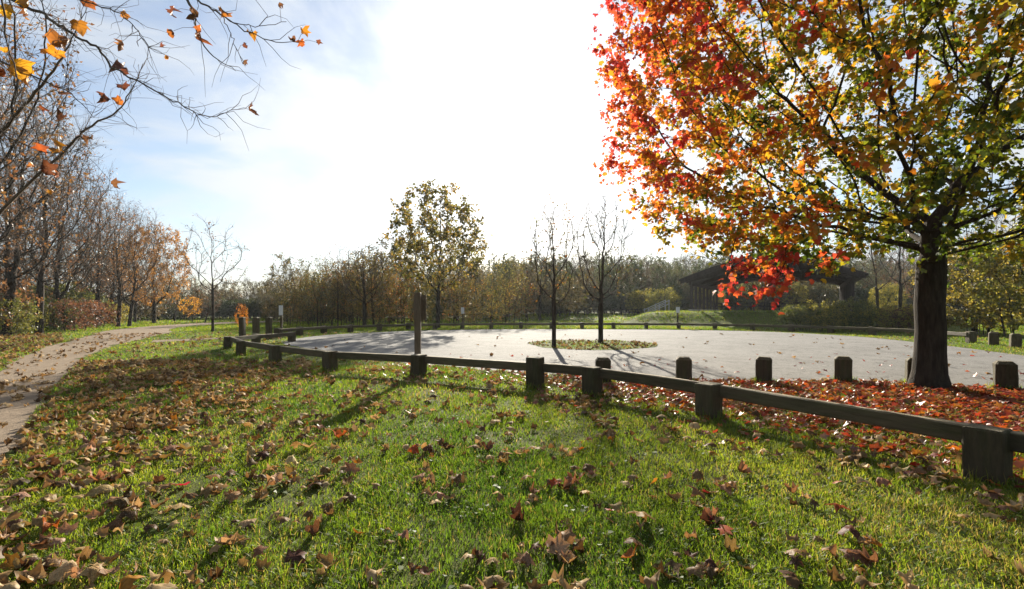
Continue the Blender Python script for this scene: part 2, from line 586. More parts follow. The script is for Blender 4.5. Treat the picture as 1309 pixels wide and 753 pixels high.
def fence(name, pts, heights, post_w, rail_h, rail_t, label, off, seed=0, skip_rail=(), z0=None):
    """pts: post feet; rails let into the road side of the posts (off > 0: to the left of travel)"""
    root = empty(name, (pts[0][0], pts[0][1], 0))
    tag(root, label, 'fence')
    n = len(pts)
    P = [np.array(p) for p in pts]
    ang = []
    for i in range(n):
        a, b = P[max(i - 1, 0)], P[min(i + 1, n - 1)]
        t = b - a
        ang.append(math.atan2(t[1], t[0]))
    rp = P[0]
    for i in range(n):
        me = timber_block('post', post_w, post_w, heights[i], M['post'], seed + i, 0.012, 0.012)
        o = link('post', me, root)
        o.location = (P[i][0] - rp[0], P[i][1] - rp[1], float(H(*P[i])))
        o.rotation_euler = (random.uniform(-.015, .015), random.uniform(-.015, .015), ang[i] + random.uniform(-.04, .04))
    for i in range(n - 1):
        if i in skip_rail:
            continue
        na = np.array([-math.sin(ang[i]), math.cos(ang[i])]) * off
        nb = np.array([-math.sin(ang[i + 1]), math.cos(ang[i + 1])]) * off
        a, b = P[i] + na, P[i + 1] + nb
        za = float(H(*P[i])) + min(heights[i], 0.43) - rail_h / 2 - 0.018
        zb = float(H(*P[i + 1])) + min(heights[i + 1], 0.43) - rail_h / 2 - 0.018
        L = math.dist(a, b)
        me = beam_mesh('rail', math.hypot(L, zb - za) - 0.006, rail_h, rail_t, M['rail'], seed + 50 + i)
        o = link('rail', me, root)
        m = (a + b) / 2 - rp
        o.location = (m[0], m[1], (za + zb) / 2)
        o.rotation_euler = Matrix.Rotation(math.atan2(b[1] - a[1], b[0] - a[0]), 3, 'Z').to_euler()
        o.rotation_euler[1] = -math.atan2(zb - za, L)
    return root


near_posts = [(4.95, 1.25), g(1262, 613), g(906, 532.5), g(757, 505), g(684, 496), g(535, 482), g(422, 474.5), g(352, 463.5), g(308, 454.5), g(291.5, 446), (-9.6, 17.6), (-9.2, 19.6)]
fence('post_and_rail_fence', near_posts, [.42, .40, .41, .43, .52, .44, .43, .43, .43, .42, .42, .42], 0.235, 0.145, 0.10,
      'low weathered timber rail fence curving across the foreground lawn', -0.10, 100)

far_posts = [g(355, 431.5), g(383, 429), g(414, 426.6), g(448, 424.6), g(485, 423), g(522, 421.8), g(556, 421.2), g(591, 420.8), g(628, 420.4), g(666, 420.2), g(705, 420.2), g(744, 420.2),
             g(784, 420.3), g(826, 420.5), g(867.6, 420.8), g(914, 421.6), g(962, 422.6), g(1012, 424.2), g(1062, 426.2), g(1115, 428.8), g(1175, 432.2), g(1241, 438.2)]
fence('post_and_rail_fence', far_posts, [.46] * len(far_posts), 0.26, 0.15, 0.11,
      'low timber rail fence along the far edge of the pale road', -0.10, 300)

BOLL = [(771, 490.5, 'short timber bollard directly behind the rail fence, left of the row beside the road'),
        (874, 489.5, 'second short timber bollard from the left along the near road edge'),
        (976, 489.5, 'short chamfered timber bollard in red leaves, third from left at road edge'),
        (1077.5, 488.5, 'short timber bollard at road edge, nearest on the left of the maple trunk'),
        (1170, 491.5, 'timber bollard mostly hidden behind the maple trunk, only its lit edge showing'),
        (1285.5, 498, 'short timber bollard at the road edge right of the maple trunk'),
        (1270, 441.5, 'timber bollard across the road beside the end of the far fence'),
        (1298, 444.5, 'timber bollard across the road at the right picture edge')]
for i, (px, py, lab) in enumerate(BOLL):
    x, y = g(px, py)
    w = 0.262 if py > 460 else 0.27
    h = 0.47 if py > 460 else 0.50
    o = link('timber_bollard', timber_block('timber_bollard', w, w, h, M['post'], 500 + i, 0.018, 0.05))
    o.location = (x, y, 0)
    o.rotation_euler = (random.uniform(-.02, .02), random.uniform(-.02, .02), -0.8 * math.atan((px - 654.5) / F_PX) + random.uniform(-.1, .1))
    tag(o, lab, 'bollard', 'short timber bollards')

# three tall posts at the head of the far fence
for i, (px, py, lab) in enumerate([(310, 434.5, 'leftmost of three tall timber posts behind the curved fence end'),
                                   (327.5, 436, 'middle of three tall timber posts behind the curved fence end'),
                                   (344, 434, 'rightmost of three tall timber posts, next to the small white sign')]):
    x, y = g(px, py)
    o = link('timber_post', timber_block('timber_post', 0.22, 0.22, zat(405.5, y), M['post'], 540 + i, 0.025, 0.03))
    o.location = (x, y, 0)
    o.rotation_euler = (random.uniform(-.03, .03), random.uniform(-.03, .03), random.uniform(-.3, .3))
    tag(o, lab, 'post', 'tall timber posts at the path entrance')


def box_mesh(name, sx, sy, sz, mat, z0=0.0, bev=0.006):
    bm = bmesh.new()
    bmesh.ops.create_cube(bm, size=1.0)
    for v in bm.verts:
        v.co = Vector((v.co.x * sx, v.co.y * sy, (v.co.z + 0.5) * sz + z0))
    if bev:
        bmesh.ops.bevel(bm, geom=bm.edges[:], offset=bev, segments=1, affect='EDGES')
    me = bpy.data.meshes.new(name)
    bm.to_mesh(me); bm.free()
    me.materials.append(mat)
    return me


# wooden sign seen from behind, standing at the fence
sx_, sy_ = g(531, 481)
sg = tag(empty('wooden_sign', (sx_, sy_ + 0.24, 0), 0.05), 'tall brown wooden sign post standing at the rail fence, seen from behind', 'sign')
o = link('post', timber_block('post', 0.125, 0.125, zat(374, sy_ + .24), M['sign_brown'], 61, 0.01, 0.01), sg)
o = link('board', box_mesh('board', 0.26, 0.03, 0.52, M['sign_brown'], 0.0), sg)
o.location = (0.03, 0.082, zat(374, sy_ + .24) - 0.56)
for dz in (0.12, 0.4):
    o = link('cleat', box_mesh('cleat', 0.24, 0.024, 0.05, M['sign_brown'], 0.0, 0.003), sg)
    o.location = (0.03, 0.055, zat(374, sy_ + .24) - 0.56 + dz)

# small white signs on posts by the far fence
for px, py, ytop, yb, wpx, lab in [(357, 431, 390.5, 403, 5.0, 'small white sign on a short post at the left end of the far fence'),
                                   (591, 419.8, 393, 401, 4.0, 'small white sign on the far fence below the green-gold tree'),
                                   (867.6, 420.2, 392.5, 400, 5.0, 'small white sign on a post in front of the pavilion bank'),
                                   (1206.5, 432, 386, 401, 4.5, 'small white sign peeking out right of the maple trunk')]:
    x, y = g(px, py)
    y += 0.22
    s = tag(empty('small_sign', (x, y, float(H(x, y)))), lab, 'sign', 'small signs along the far fence')
    h = zat(ytop, y)
    link('post', box_mesh('post', 0.1, 0.1, h - 0.05, M['post'], 0), s)
    p = link('panel', box_mesh('panel', wpx / F_PX * y, 0.02, (yb - ytop) / F_PX * y, M['white'], 0, 0.003), s)
    p.location = (0, -0.065, h - (yb - ytop) / F_PX * y)
    f = link('bolt', box_mesh('bolt', 0.03, 0.015, 0.03, M['metal'], 0, 0.003), p)
    f.location = (0, -0.017, (yb - ytop) / F_PX * y * 0.8)

# ------------------------------------------------------------------ pavilion on its grass bank
def arch_top(t):
    return 2.95 + 2.1 * (1 - abs(t) ** 1.25)


def arch_low(t):
    return 2.62 + 0.95 * (1 - abs(t) ** 1.8)


def strip_solid(name, ts, zt, zb, y0, y1, hw, mat):
    bm = bmesh.new()
    rows = []
    for t in ts:
        x = t * hw
        rows.append([bm.verts.new((x, y0, zb(t))), bm.verts.new((x, y0, zt(t))), bm.verts.new((x, y1, zt(t))), bm.verts.new((x, y1, zb(t)))])
    for a, b in zip(rows[:-1], rows[1:]):
        for k in range(4):
            bm.faces.new((a[k], a[(k + 1) % 4], b[(k + 1) % 4], b[k]))
    bm.faces.new(rows[0]); bm.faces.new(rows[-1])
    bmesh.ops.recalc_face_normals(bm, faces=bm.faces[:])
    me = bpy.data.meshes.new(name)
    bm.to_mesh(me); bm.free()
    me.materials.append(mat)
    return me


pav = tag(empty('pavilion', (PAV_C[0], PAV_C[1], PAV_Z), math.atan2(PAV_U[1], PAV_U[0])),
          'dark open timber picnic pavilion with arched roof on a grass bank', 'pavilion')
T = np.linspace(-1, 1, 33)
roof = link('roof', strip_solid('roof', T, arch_top, lambda t: arch_top(t) - 0.16, -0.8, 15.8, 6.95, M['roof']), pav)
for yy in (-0.72, 15.62):
    o = link('fascia', strip_solid('fascia', T, lambda t: arch_top(t) - 0.05, lambda t: arch_top(t) - 0.42, yy - 0.13, yy, 6.8, M['pavwood']), roof)
for yy in (0.0, 5.0, 10.0, 15.0):
    link('arch_beam', strip_solid('arch_beam', T, lambda t: arch_top(t) - 0.165, arch_low, yy - 0.12, yy + 0.12, 6.4, M['pavwood']), pav)
for s in (-1, 1):
    b = link('eave_beam', box_mesh('eave_beam', 0.24, 15.6, 0.34, M['pavwood'], 2.42, 0.01), pav)
    b.location = (s * 6.05, 7.5, 0)
    for k in range(8):
        c = link('column', box_mesh('column', 0.22, 0.22, 2.55, M['pavwood'], 0.0, 0.012), pav)
        c.location = (s * 6.05, 0.2 + k * 14.6 / 7, 0)
        f = link('footing', box_mesh('footing', 0.44, 0.44, 0.22, M['concrete'], 0.0, 0.02), c)
link('floor_slab', box_mesh('floor_slab', 14.2, 16.4, 0.16, M['concrete'], -0.1, 0.02), pav).location = (0, 7.5, 0)


def picnic_table(loc, rz, label, group):
    t = tag(empty('picnic_table', loc, rz), label, 'picnic table', group)
    for k in range(4):
        link('table_plank', PT['top'], t).location = (0, -0.3 + 0.2 * k, 0.72)
    for s in (-1, 1):
        for k in range(2):
            link('bench_plank', PT['bench'], t).location = (0, s * (0.66 + 0.15 * k), 0.42)
        for e in (-1, 1):
            l = link('leg', PT['leg'], t)
            l.location = (e * 0.62, s * 0.42, 0.36)
            l.rotation_euler = (s * 0.55, 0, 0)
    for e in (-1, 1):
        link('crossbar', PT['bar'], t).location = (e * 0.62, 0, 0.36)


def cbox(name, sx, sy, sz, mat):
    return box_mesh(name, sx, sy, sz, mat, -sz / 2, 0.006)


PT = {'top': cbox('table_plank', 1.85, 0.185, 0.045, M['pavwood']), 'bench': cbox('bench_plank', 1.85, 0.135, 0.045, M['pavwood']),
      'leg': cbox('leg', 0.06, 0.1, 0.9, M['pavwood']), 'bar': cbox('crossbar', 0.05, 1.65, 0.1, M['pavwood'])}


def pav_pt(b, a, z=0.07):
    p = PAV_C + PAV_U * b + PAV_D * a
    return (p[0], p[1], PAV_Z + z)


k = 0
ords = ['front left', 'front middle', 'front right', 'second-row left', 'second-row middle', 'second-row right', 'back left', 'back right']
for (b, a) in [(-3.6, 1.4), (-0.4, 1.6), (2.9, 1.5), (-3.5, 5.0), (0.2, 5.2), (3.2, 5.1), (-2.5, 9.0), (1.8, 9.2)]:
    picnic_table(pav_pt(b, a), math.atan2(PAV_U[1], PAV_U[0]) + random.uniform(-.05, .05),
                 'dark picnic table under the pavilion roof, ' + ords[k], 'picnic tables in the pavilion')
    k += 1
for i, px in enumerate([722, 741, 758, 790, 808]):
    y = 58 + 1.3 * (i % 2)
    x = gx(px, y)
    picnic_table((x, y, float(H(x, y))), 0.1 * (i - 2), ['leftmost', 'second from left', 'middle', 'second from right', 'rightmost'][i] + ' of the dark picnic tables far out on the lawn before the woods', 'picnic tables on the far lawn')

# handrails of the steps up to the pavilion
st = tag(empty('step_railing', pav_pt(-9.6, 3.0, 0.0), math.atan2(PAV_U[1], PAV_U[0])), 'pale metal step railing at the left end of the pavilion', 'railing')
for q in range(2):
    yy = q * 1.5
    for dz in (0.9, 0.55):
        o = link('handrail', cbox('handrail', 2.5, 0.07, 0.07, M['metal']), st)
        o.location = (-0.6, yy, dz - 0.25); o.rotation_euler = (0, -0.42, 0)
    for xx in (-1.6, -0.5, 0.5):
        link('post', box_mesh('post', 0.07, 0.07, 1.2, M['metal'], -0.45, 0.004), st).location = (xx, yy, 0.42 * (xx + 0.6))
for q in range(4):
    link('step', box_mesh('step', 0.5, 1.6, 0.16, M['concrete'], 0, 0.01), st).location = (-1.4 + 0.5 * q, 0.75, -0.72 + 0.18 * q)

# ------------------------------------------------------------------ trees
def colonize(att, nodes, parents, D, di, dk, iters, up=0.0, wob=0.12, seed=0):
    r = np.random.default_rng(seed)
    P = [np.array(p, float) for p in nodes]
    par = list(parents)
    A = np.array(att, float)
    d2 = np.full(len(A), 1e18)
    near = np.zeros(len(A), int)

    def upd(i0):
        nonlocal d2, near
        for s in range(i0, len(P), 256):
            Q = np.array(P[s:s + 256])
            dd = ((A[:, None, :] - Q[None]) ** 2).sum(2)
            j = dd.argmin(1)
            v = dd[np.arange(len(A)), j]
            better = v < d2
            d2 = np.where(better, v, d2)
            near = np.where(better, j + s, near)
    upd(0)
    kids = {}
    for it in range(iters):
        keep = d2 > dk * dk
        A, d2, near = A[keep], d2[keep], near[keep]
        if len(A) == 0:
            break
        act = d2 < di * di
        if not act.any():
            act = d2 <= d2.min() * 1.2
        idx = near[act]
        vec = A[act] - np.array(P)[idx]
        vec /= np.linalg.norm(vec, axis=1, keepdims=True) + 1e-9
        u, inv = np.unique(idx, return_inverse=True)
        acc = np.zeros((len(u), 3))
        np.add.at(acc, inv, vec)
        i0 = len(P)
        for k, ni in enumerate(u):
            if kids.get(ni, 0) >= 3:
                continue
            d = acc[k]
            n = np.linalg.norm(d)
            if n < 1e-6:
                continue
            d = d / n + r.normal(0, wob, 3)
            d[2] += up
            pp = par[ni]
            if pp >= 0:
                pd = P[ni] - P[pp]
                d = d + 0.35 * pd / (np.linalg.norm(pd) + 1e-9)
            d /= np.linalg.norm(d)
            kids[ni] = kids.get(ni, 0) + 1
            P.append(P[ni] + d * D)
            par.append(ni)
        if len(P) == i0:
            break
        upd(i0)
    return np.array(P), np.array(par)


def pipe_radii(P, par, r0, rmax_base, expo=2.2, taper=1.3):
    n = len(P)
    acc = np.zeros(n)
    rad = np.zeros(n)
    nch = np.bincount(par[par >= 0], minlength=n)
    for i in range(n - 1, -1, -1):
        if nch[i] == 0:
            acc[i] = r0 ** expo
        rad[i] = acc[i] ** (1 / expo)
        if par[i] >= 0:
            acc[par[i]] += acc[i] * 1.0
    pass
    # keep tips thin: blend the scale in towards the base
    rad = r0 + (rmax_base - r0) * (np.maximum(rad - r0, 0) / max(rad.max() - r0, 1e-6)) ** taper
    return rad, nch


def chains_of(P, par, rad):
    n = len(P)
    ch = [[] for _ in range(n)]
    for i in range(n):
        if par[i] >= 0:
            ch[par[i]].append(i)
    out = []
    roots = [i for i in range(n) if par[i] < 0]
    stack = [(r, -1) for r in roots]
    while stack:
        i, p = stack.pop()
        path = [p, i] if p >= 0 else [i]
        while ch[path[-1]]:
            c = ch[path[-1]]
            m = max(c, key=lambda q: rad[q])
            for q in c:
                if q != m:
                    stack.append((q, path[-1]))
            path.append(m)
        if len(path) >= 2:
            out.append((path, p >= 0))
    return out


class Geo:
    def __init__(self):
        self.V, self.F, self.C, self.n = [], {}, [], 0

    def add(self, V, F, C=None):
        V = np.asarray(V, float)
        self.V.append(V)
        for f in F:
            f = np.asarray(f)
            if len(f):
                self.F.setdefault(f.shape[1], []).append(f + self.n)
        if C is not None:
            self.C.append(np.asarray(C, float))
        self.n += len(V)

    def tube(self, pts, rads, k=4, cap=True):
        pts = np.asarray(pts, float)
        rads = np.asarray(rads, float)
        n = len(pts)
        tang = np.gradient(pts, axis=0)
        tang /= np.linalg.norm(tang, axis=1, keepdims=True) + 1e-9
        ref = np.array([0.31, 0.95, 0.05]) if abs(tang[0, 2]) > 0.6 else np.array([0.02, 0.05, 1.0])
        a = np.cross(tang, ref); a /= np.linalg.norm(a, axis=1, keepdims=True) + 1e-9
        b = np.cross(tang, a)
        th = np.arange(k) / k * 2 * np.pi
        V = pts[:, None] + rads[:, None, None] * (np.cos(th)[None, :, None] * a[:, None] + np.sin(th)[None, :, None] * b[:, None])
        i = (np.arange(n - 1)[:, None] * k + np.arange(k)[None])
        j = (np.arange(n - 1)[:, None] * k + (np.arange(k)[None] + 1) % k)
        Fq = np.stack([i, j, j + k, i + k], 2).reshape(-1, 4)
        self.add(V.reshape(-1, 3), [Fq])

    def mesh(self, name, mat, smooth_shade=True):
        C = np.concatenate(self.C) if self.C else None
        return np_mesh(name, np.concatenate(self.V), [np.concatenate(f) for f in self.F.values()], mat, C, smooth_shade)


def rand_rot(n, r, droop=None):
    q = r.normal(size=(n, 4)); q /= np.linalg.norm(q, axis=1, keepdims=True)
    w, x, y, z = q.T
    R = np.stack([1 - 2*(y*y+z*z), 2*(x*y-z*w), 2*(x*z+y*w), 2*(x*y+z*w), 1 - 2*(x*x+z*z), 2*(y*z-x*w), 2*(x*z-y*w), 2*(y*z+x*w), 1 - 2*(x*x+y*y)], 1)
    return R.reshape(n, 3, 3)


def frame_rot(tip, nor):
    """rotation matrices whose Y is tip and Z about nor"""
    y = tip / (np.linalg.norm(tip, axis=1, keepdims=True) + 1e-9)
    x = np.cross(y, nor); x /= np.linalg.norm(x, axis=1, keepdims=True) + 1e-9
    z = np.cross(x, y)
    return np.stack([x, y, z], 2)


LEAF_MAPLE = np.array([(0, -.12), (.42, .02), (.27, .24), (.55, .58), (.2, .55), (0, 1), (-.2, .55), (-.55, .58), (-.27, .24), (-.42, .02)])
LEAF_M6 = np.array([(0, -.1), (.46, .04), (.54, .6), (.2, .54), (0, 1), (-.2, .54), (-.54, .6), (-.46, .04)])
LEAF_M6 = np.c_[LEAF_M6, 0.4 * np.abs(LEAF_M6[:, 0]) - 0.2 * LEAF_M6[:, 1] ** 2]
LEAF_MAPLE = np.c_[LEAF_MAPLE, 0.35 * np.abs(LEAF_MAPLE[:, 0]) - 0.18 * LEAF_MAPLE[:, 1] ** 2]
LEAF_OVAL = np.array([(0, 0, 0), (.32, .42, .12), (0, 1, -.12), (-.32, .42, .12)], float)
LEAF_HEX = np.array([(0, 0, 0), (.36, .25, .12), (.3, .7, .05), (0, 1, -.14), (-.3, .7, .05), (-.36, .25, .12)], float)


def scatter_leaves(geo, tmpl, P, R, S, C):
    k = len(tmpl)
    V = P[:, None] + S[:, None, None] * np.einsum('nij,kj->nki', R, tmpl)
    Fp = np.arange(len(P) * k).reshape(len(P), k)
    geo.add(V.reshape(-1, 3), [Fp], np.repeat(C, k, 0))


def palette(t, stops):
    ts = np.array([s[0] for s in stops]); cs = np.array([s[1] for s in stops])
    return np.stack([np.interp(t, ts, cs[:, i]) for i in range(3)], 1)


def build_tree(seed, att, trunk, base_r, tip_r, D, di, dk, iters=90, up=0.05, wob=0.12, thick=0.03,
               twigs=2, twig_len=0.35, leaves=6, leaf=0.1, tmpl=LEAF_OVAL, colour=None, expo=2.2, droop=0.4, leaf_prob=None,
               min_z=0.0, smooth_it=2, wood_mat='bark', leaf_m='leaf', flare=1.0, sides=(9, 6, 4, 3), twig_r=None, clump=1.0, hang=None):
    """space-colonised branching; returns (trunk mesh, branch mesh, crown mesh or None)"""
    r = np.random.default_rng(seed)
    nodes, parents = [], []
    for chain in trunk:
        for q, p in enumerate(chain):
            nodes.append(p)
            parents.append(-1 if q == 0 else len(nodes) - 2)
    P, par = colonize(att, nodes, parents, D, di, dk, iters, up, wob, seed)
    nt = len(nodes)
    if hang is not None:
        for h in hang:
            ok = np.where(P[:, 2] > 2.55)[0]
            if len(P) > 10:
                late = np.where((P[:, 2] < 2.6) & (np.arange(len(P)) > nt) & (np.linalg.norm(P - h, axis=1) < 0.45))[0]
                if len(late):
                    ok = late
            j = ok[np.linalg.norm((P[ok] - h) * np.array([1, 1, 0.6]), axis=1).argmin()]
            a, last = P[j], j
            n = max(2, int(np.linalg.norm(h - a) / 0.22))
            for q in range(1, n + 1):
                t = q / n
                p = a + (h - a) * t + np.array([0, 0, 0.25 * np.linalg.norm(h - a) * t * (1 - t)]) + r.normal(0, 0.012, 3)
                P = np.concatenate([P, [p]]); par = np.concatenate([par, [last]]); last = len(P) - 1
    rad, nch = pipe_radii(P, par, tip_r, base_r, expo)
    for _ in range(smooth_it):
        Q = P.copy()
        cs = np.zeros_like(P); cn = np.zeros(len(P))
        ok = par >= 0
        np.add.at(cs, par[ok], P[ok]); np.add.at(cn, par[ok], 1)
        mid = ok & (cn > 0)
        mid[:nt] = False
        Q[mid] = 0.5 * P[mid] + 0.25 * P[par[mid]] + 0.25 * cs[mid] / cn[mid, None]
        P = Q
    gt, gb, gl = Geo(), Geo(), Geo()
    for path, has_p in chains_of(P, par, rad):
        pts, rr = P[path], rad[path].copy()
        if has_p:
            rr[0] = min(rr[0], rr[1] * 1.25)
        else:
            z = pts[:, 2] - pts[0, 2]
            rr = rr * (1 + (flare - 1) * np.exp(-z / (base_r * 1.3)))
        m = rr.max()
        k = sides[0] if m > base_r * 0.45 else sides[1] if m > thick else sides[2] if m > thick * 0.45 else sides[3]
        rr[-1] *= 0.5
        (gt if m > thick else gb).tube(pts, rr, k)
    # twigs and leaves at thin nodes
    small = np.where((rad < max(thick * 0.4, tip_r * 2.0)) & (P[:, 2] > min_z) & (np.arange(len(P)) >= nt))[0]
    LP, LT, LC = [], [], []
    trd = twig_r or tip_r * 0.7
    for i in small:
        if leaf_prob is not None and r.random() > leaf_prob(P[i]):
            kk = 0
        else:
            kk = leaves
        d0 = P[i] - P[par[i]]
        d0 /= np.linalg.norm(d0) + 1e-9
        for _ in range(twigs):
            d = d0 + r.normal(0, 0.6, 3); d[2] += up
            d /= np.linalg.norm(d)
            L = twig_len * r.uniform(0.5, 1.2)
            p1 = P[i] + d * L * 0.5
            d2 = d + r.normal(0, 0.25, 3)
            p2 = p1 + d2 / np.linalg.norm(d2) * L * 0.5
            gb.tube(np.array([P[i], p1, p2]), [trd, trd * 0.8, trd * 0.4], 3)
            if kk:
                n = r.poisson(kk)
                if n:
                    t = r.random(n)[:, None]
                    q = np.where(t < .5, P[i] + (p1 - P[i]) * t * 2, p1 + (p2 - p1) * (t * 2 - 1))
                    q = q + r.normal(0, leaf * 0.55 * clump, (n, 3))
                    LP.append(q)
                    tip = d[None] * 0.5 + r.normal(0, 0.7, (n, 3)); tip[:, 2] -= droop
                    LT.append(tip)
                    LC.append(np.repeat(r.random(), n))
    mt = gt.mesh('trunk', M[wood_mat])
    mb = gb.mesh('branches', M['bark'] if leaf_m == 'maple_leaf' else M['twig']) if gb.n else None
    ml = None
    if LP:
        LP, LT, LC = np.concatenate(LP), np.concatenate(LT), np.concatenate(LC)
        nor = r.normal(0, 0.8, LP.shape); nor[:, 2] += 0.5
        R = frame_rot(LT, nor)
        S = leaf * r.uniform(0.65, 1.2, len(LP))
        C = colour(LP, LC, r)
        scatter_leaves(gl, tmpl, LP, R, S, C)
        ml = gl.mesh('crown', M[leaf_m], False)
    return mt, mb, ml


def place_tree(name, meshes, loc, rz, sc, label, cat='tree', group=None):
    root = empty(name, loc, rz)
    root.scale = sc if isinstance(sc, tuple) else (sc, sc, sc)
    if name in ('woodland_tree', 'thicket_shrub', 'field_tree'):
        k_ = 0.09
        root.rotation_euler = (random.uniform(-k_, k_), random.uniform(-k_, k_), rz)
    tag(root, label, cat, group)
    link('trunk', meshes[0], root)
    if meshes[1] is not None:
        tag(link('branches', meshes[1], root), kind='stuff')
    if meshes[2] is not None:
        tag(link('crown', meshes[2], root), kind='stuff')
    return root


def ell_pts(r, n, c, rad, p=2.3, shell=0.0, cut=None):
    out = []
    while len(out) < n:
        q = r.uniform(-1, 1, (n * 2, 3))
        s = (np.abs(q) ** p).sum(1)
        ok = (s < 1) & ((s > shell) | (r.random(len(q)) < 0.4))
        q = q[ok] * np.array(rad) + np.array(c)
        if cut is not None:
            q = q[cut(q)]
        out.extend(q)
    return np.array(out[:n])


# --- the red and gold maple at the right
MX, MY = g(1188, 496)


def maple_colour(P, tw, r):
    rr = np.hypot(P[:, 0], P[:, 1]) / 5.2
    left = np.clip(-P[:, 0] / 5.0, -1, 1)
    t = 0.11 + 0.54 * smooth(0.35, 1.02, rr) * (0.42 + 0.58 * left) + 0.20 * smooth(3.6, 7.5, P[:, 2]) * (0.6 + 0.4 * left) + 0.06 * left
    t += 0.25 * fnoise(P[:, 0] * 0.9 + P[:, 2] * 0.4, P[:, 1] * 0.9 + P[:, 2] * 0.8, 0.8)
    t += (tw - 0.5) * 0.30 + r.normal(0, 0.10, len(P))
    low = (P[:, 2] < 2.25) & (P[:, 0] < -2.2)
    t = np.where(low, 0.80 + 0.12 * r.normal(0, 1, len(P)), t)
    c = palette(t, [(0.0, (.06, .11, .012)), (.20, (.13, .18, .016)), (.34, (.30, .27, .02)), (.48, (.50, .29, .024)), (.62, (.54, .19, .03)),
                    (.76, (.52, .10, .045)), (.95, (.52, .055, .06)), (1.2, (.44, .04, .06))])
    return c * r.uniform(0.75, 1.2, (len(P), 1))


def make_maple():
    r = np.random.default_rng(3)
    att = ell_pts(r, 5200, (0.1, 0.35, 5.9), (5.45, 4.2, 4.3), 2.5, 0.3,
                  lambda q: (q[:, 2] > 2.05 + 0.35 * np.clip(1 - np.hypot(q[:, 0], q[:, 1]) / 4.0, 0, 1) * 2) & (np.hypot(q[:, 0], q[:, 1]) > 0.35))
    low = ell_pts(r, 420, (0.2, -0.3, 3.0), (3.3, 2.8, 0.85), 2.4, 0.2, lambda q: np.hypot(q[:, 0], q[:, 1]) > 0.8)
    att = np.concatenate([att, low])
    hang = ell_pts(r, 20, (-3.1, -0.75, 2.0), (1.0, 0.4, 0.42), 2.0)
    tr = [(0, 0, -0.1), (0.0, 0, 0.25), (0.01, 0, 0.6), (0.02, 0.0, 1.0), (0.0, 0, 1.4), (0.02, 0, 1.75), (0.05, 0.02, 2.05)]
    limbs = []
    base = len(tr) - 1
    nodes = [tr]
    mt = build_tree(21, att, nodes, 0.205, 0.006, 0.26, 3.0, 0.42, 110, 0.03, 0.10, 0.030, 3, 0.46, 9.5, 0.086, LEAF_M6, maple_colour, 2.05, 0.45,
                    (lambda q: 0.26 if q[2] < 2.3 and q[0] < -1.9 else 0.92), 1.2, 2, 'bark', 'maple_leaf', 1.6, (12, 8, 5, 3), 0.0035, hang=hang)
    return mt


MAPLE = make_maple()
place_tree('maple_tree', MAPLE, (MX, MY, 0), 0.0, 1.0, 'large maple with red, orange and green autumn leaves at the right')


# --- colours of the other trees' leaves
def pal_fn(stops, spread=0.18, tw_w=0.6):
    def f(P, tw, r):
        t = 0.5 + (tw - 0.5) * tw_w + r.normal(0, spread, len(P))
        return palette(t, stops) * r.uniform(0.75, 1.2, (len(P), 1))
    return f


C_BROWN = pal_fn([(0, (.07, .05, .032)), (.5, (.14, .082, .042)), (1, (.27, .12, .035))])
C_GOLD = pal_fn([(0, (.13, .085, .025)), (.5, (.30, .16, .035)), (1, (.42, .22, .035))])
C_OLIVE = pal_fn([(0, (.05, .06, .018)), (.5, (.12, .115, .03)), (1, (.27, .20, .035))])
C_SYC = pal_fn([(0, (.075, .09, .022)), (.5, (.15, .145, .035)), (1, (.30, .20, .045))])
C_BUSH = pal_fn([(0, (.10, .13, .03)), (.5, (.27, .26, .05)), (1, (.50, .42, .07))])
C_GREEN = pal_fn([(0, (.05, .08, .02)), (.5, (.11, .14, .03)), (1, (.25, .24, .06))])
C_RUST = pal_fn([(0, (.075, .042, .03)), (.5, (.15, .075, .045)), (1, (.25, .12, .05))])
C_ORANGE = pal_fn([(0, (.30, .12, .02)), (.5, (.48, .22, .02)), (1, (.55, .33, .03))])
C_FAR = pal_fn([(0, (.05, .06, .028)), (.5, (.095, .085, .042)), (1, (.16, .115, .055))])
C_FARG = pal_fn([(0, (.03, .05, .02)), (.5, (.055, .075, .03)), (1, (.10, .105, .04))])
C_MIX = pal_fn([(0, (.05, .075, .015)), (.4, (.11, .105, .025)), (.7, (.21, .135, .03)), (1, (.34, .13, .03))])


def straight(h, n=6, lean=(0, 0), r=None, x0=0.0, y0=0.0):
    r = r or random.Random(1)
    return [(x0 + lean[0] * q / n + r.uniform(-.02, .02) * h * 0.15, y0 + lean[1] * q / n + r.uniform(-.02, .02) * h * 0.15, -0.1 + (h + 0.1) * q / n) for q in range(n + 1)]


def bare_tree(seed, h, wx, wy, z0, natt, leaves, prob, colour, leaf=0.10, base=0.16, up=0.16, D=0.36, lean=(0, 0), p=2.0, twigs=2, twig_len=0.5, tmpl=LEAF_OVAL, wood='bark', tip=0.009, cx=0.0, clump=1.0):
    r = np.random.default_rng(seed)
    att = ell_pts(r, natt, (cx + lean[0], lean[1], (z0 + h) / 2), (wx, wy, (h - z0) / 2), p, 0.2)
    return build_tree(seed, att, [straight(z0 + 0.3, 7, lean, random.Random(seed))], base, tip, D, 5.0, D * 1.5, 120, up, 0.14, base * 0.16, twigs, twig_len, leaves, leaf, tmpl,
                      colour, 2.2, 0.5, (lambda q: prob), z0, 2, wood, 'leaf', 1.35, (8, 5, 4, 3), tip * 0.6, clump)


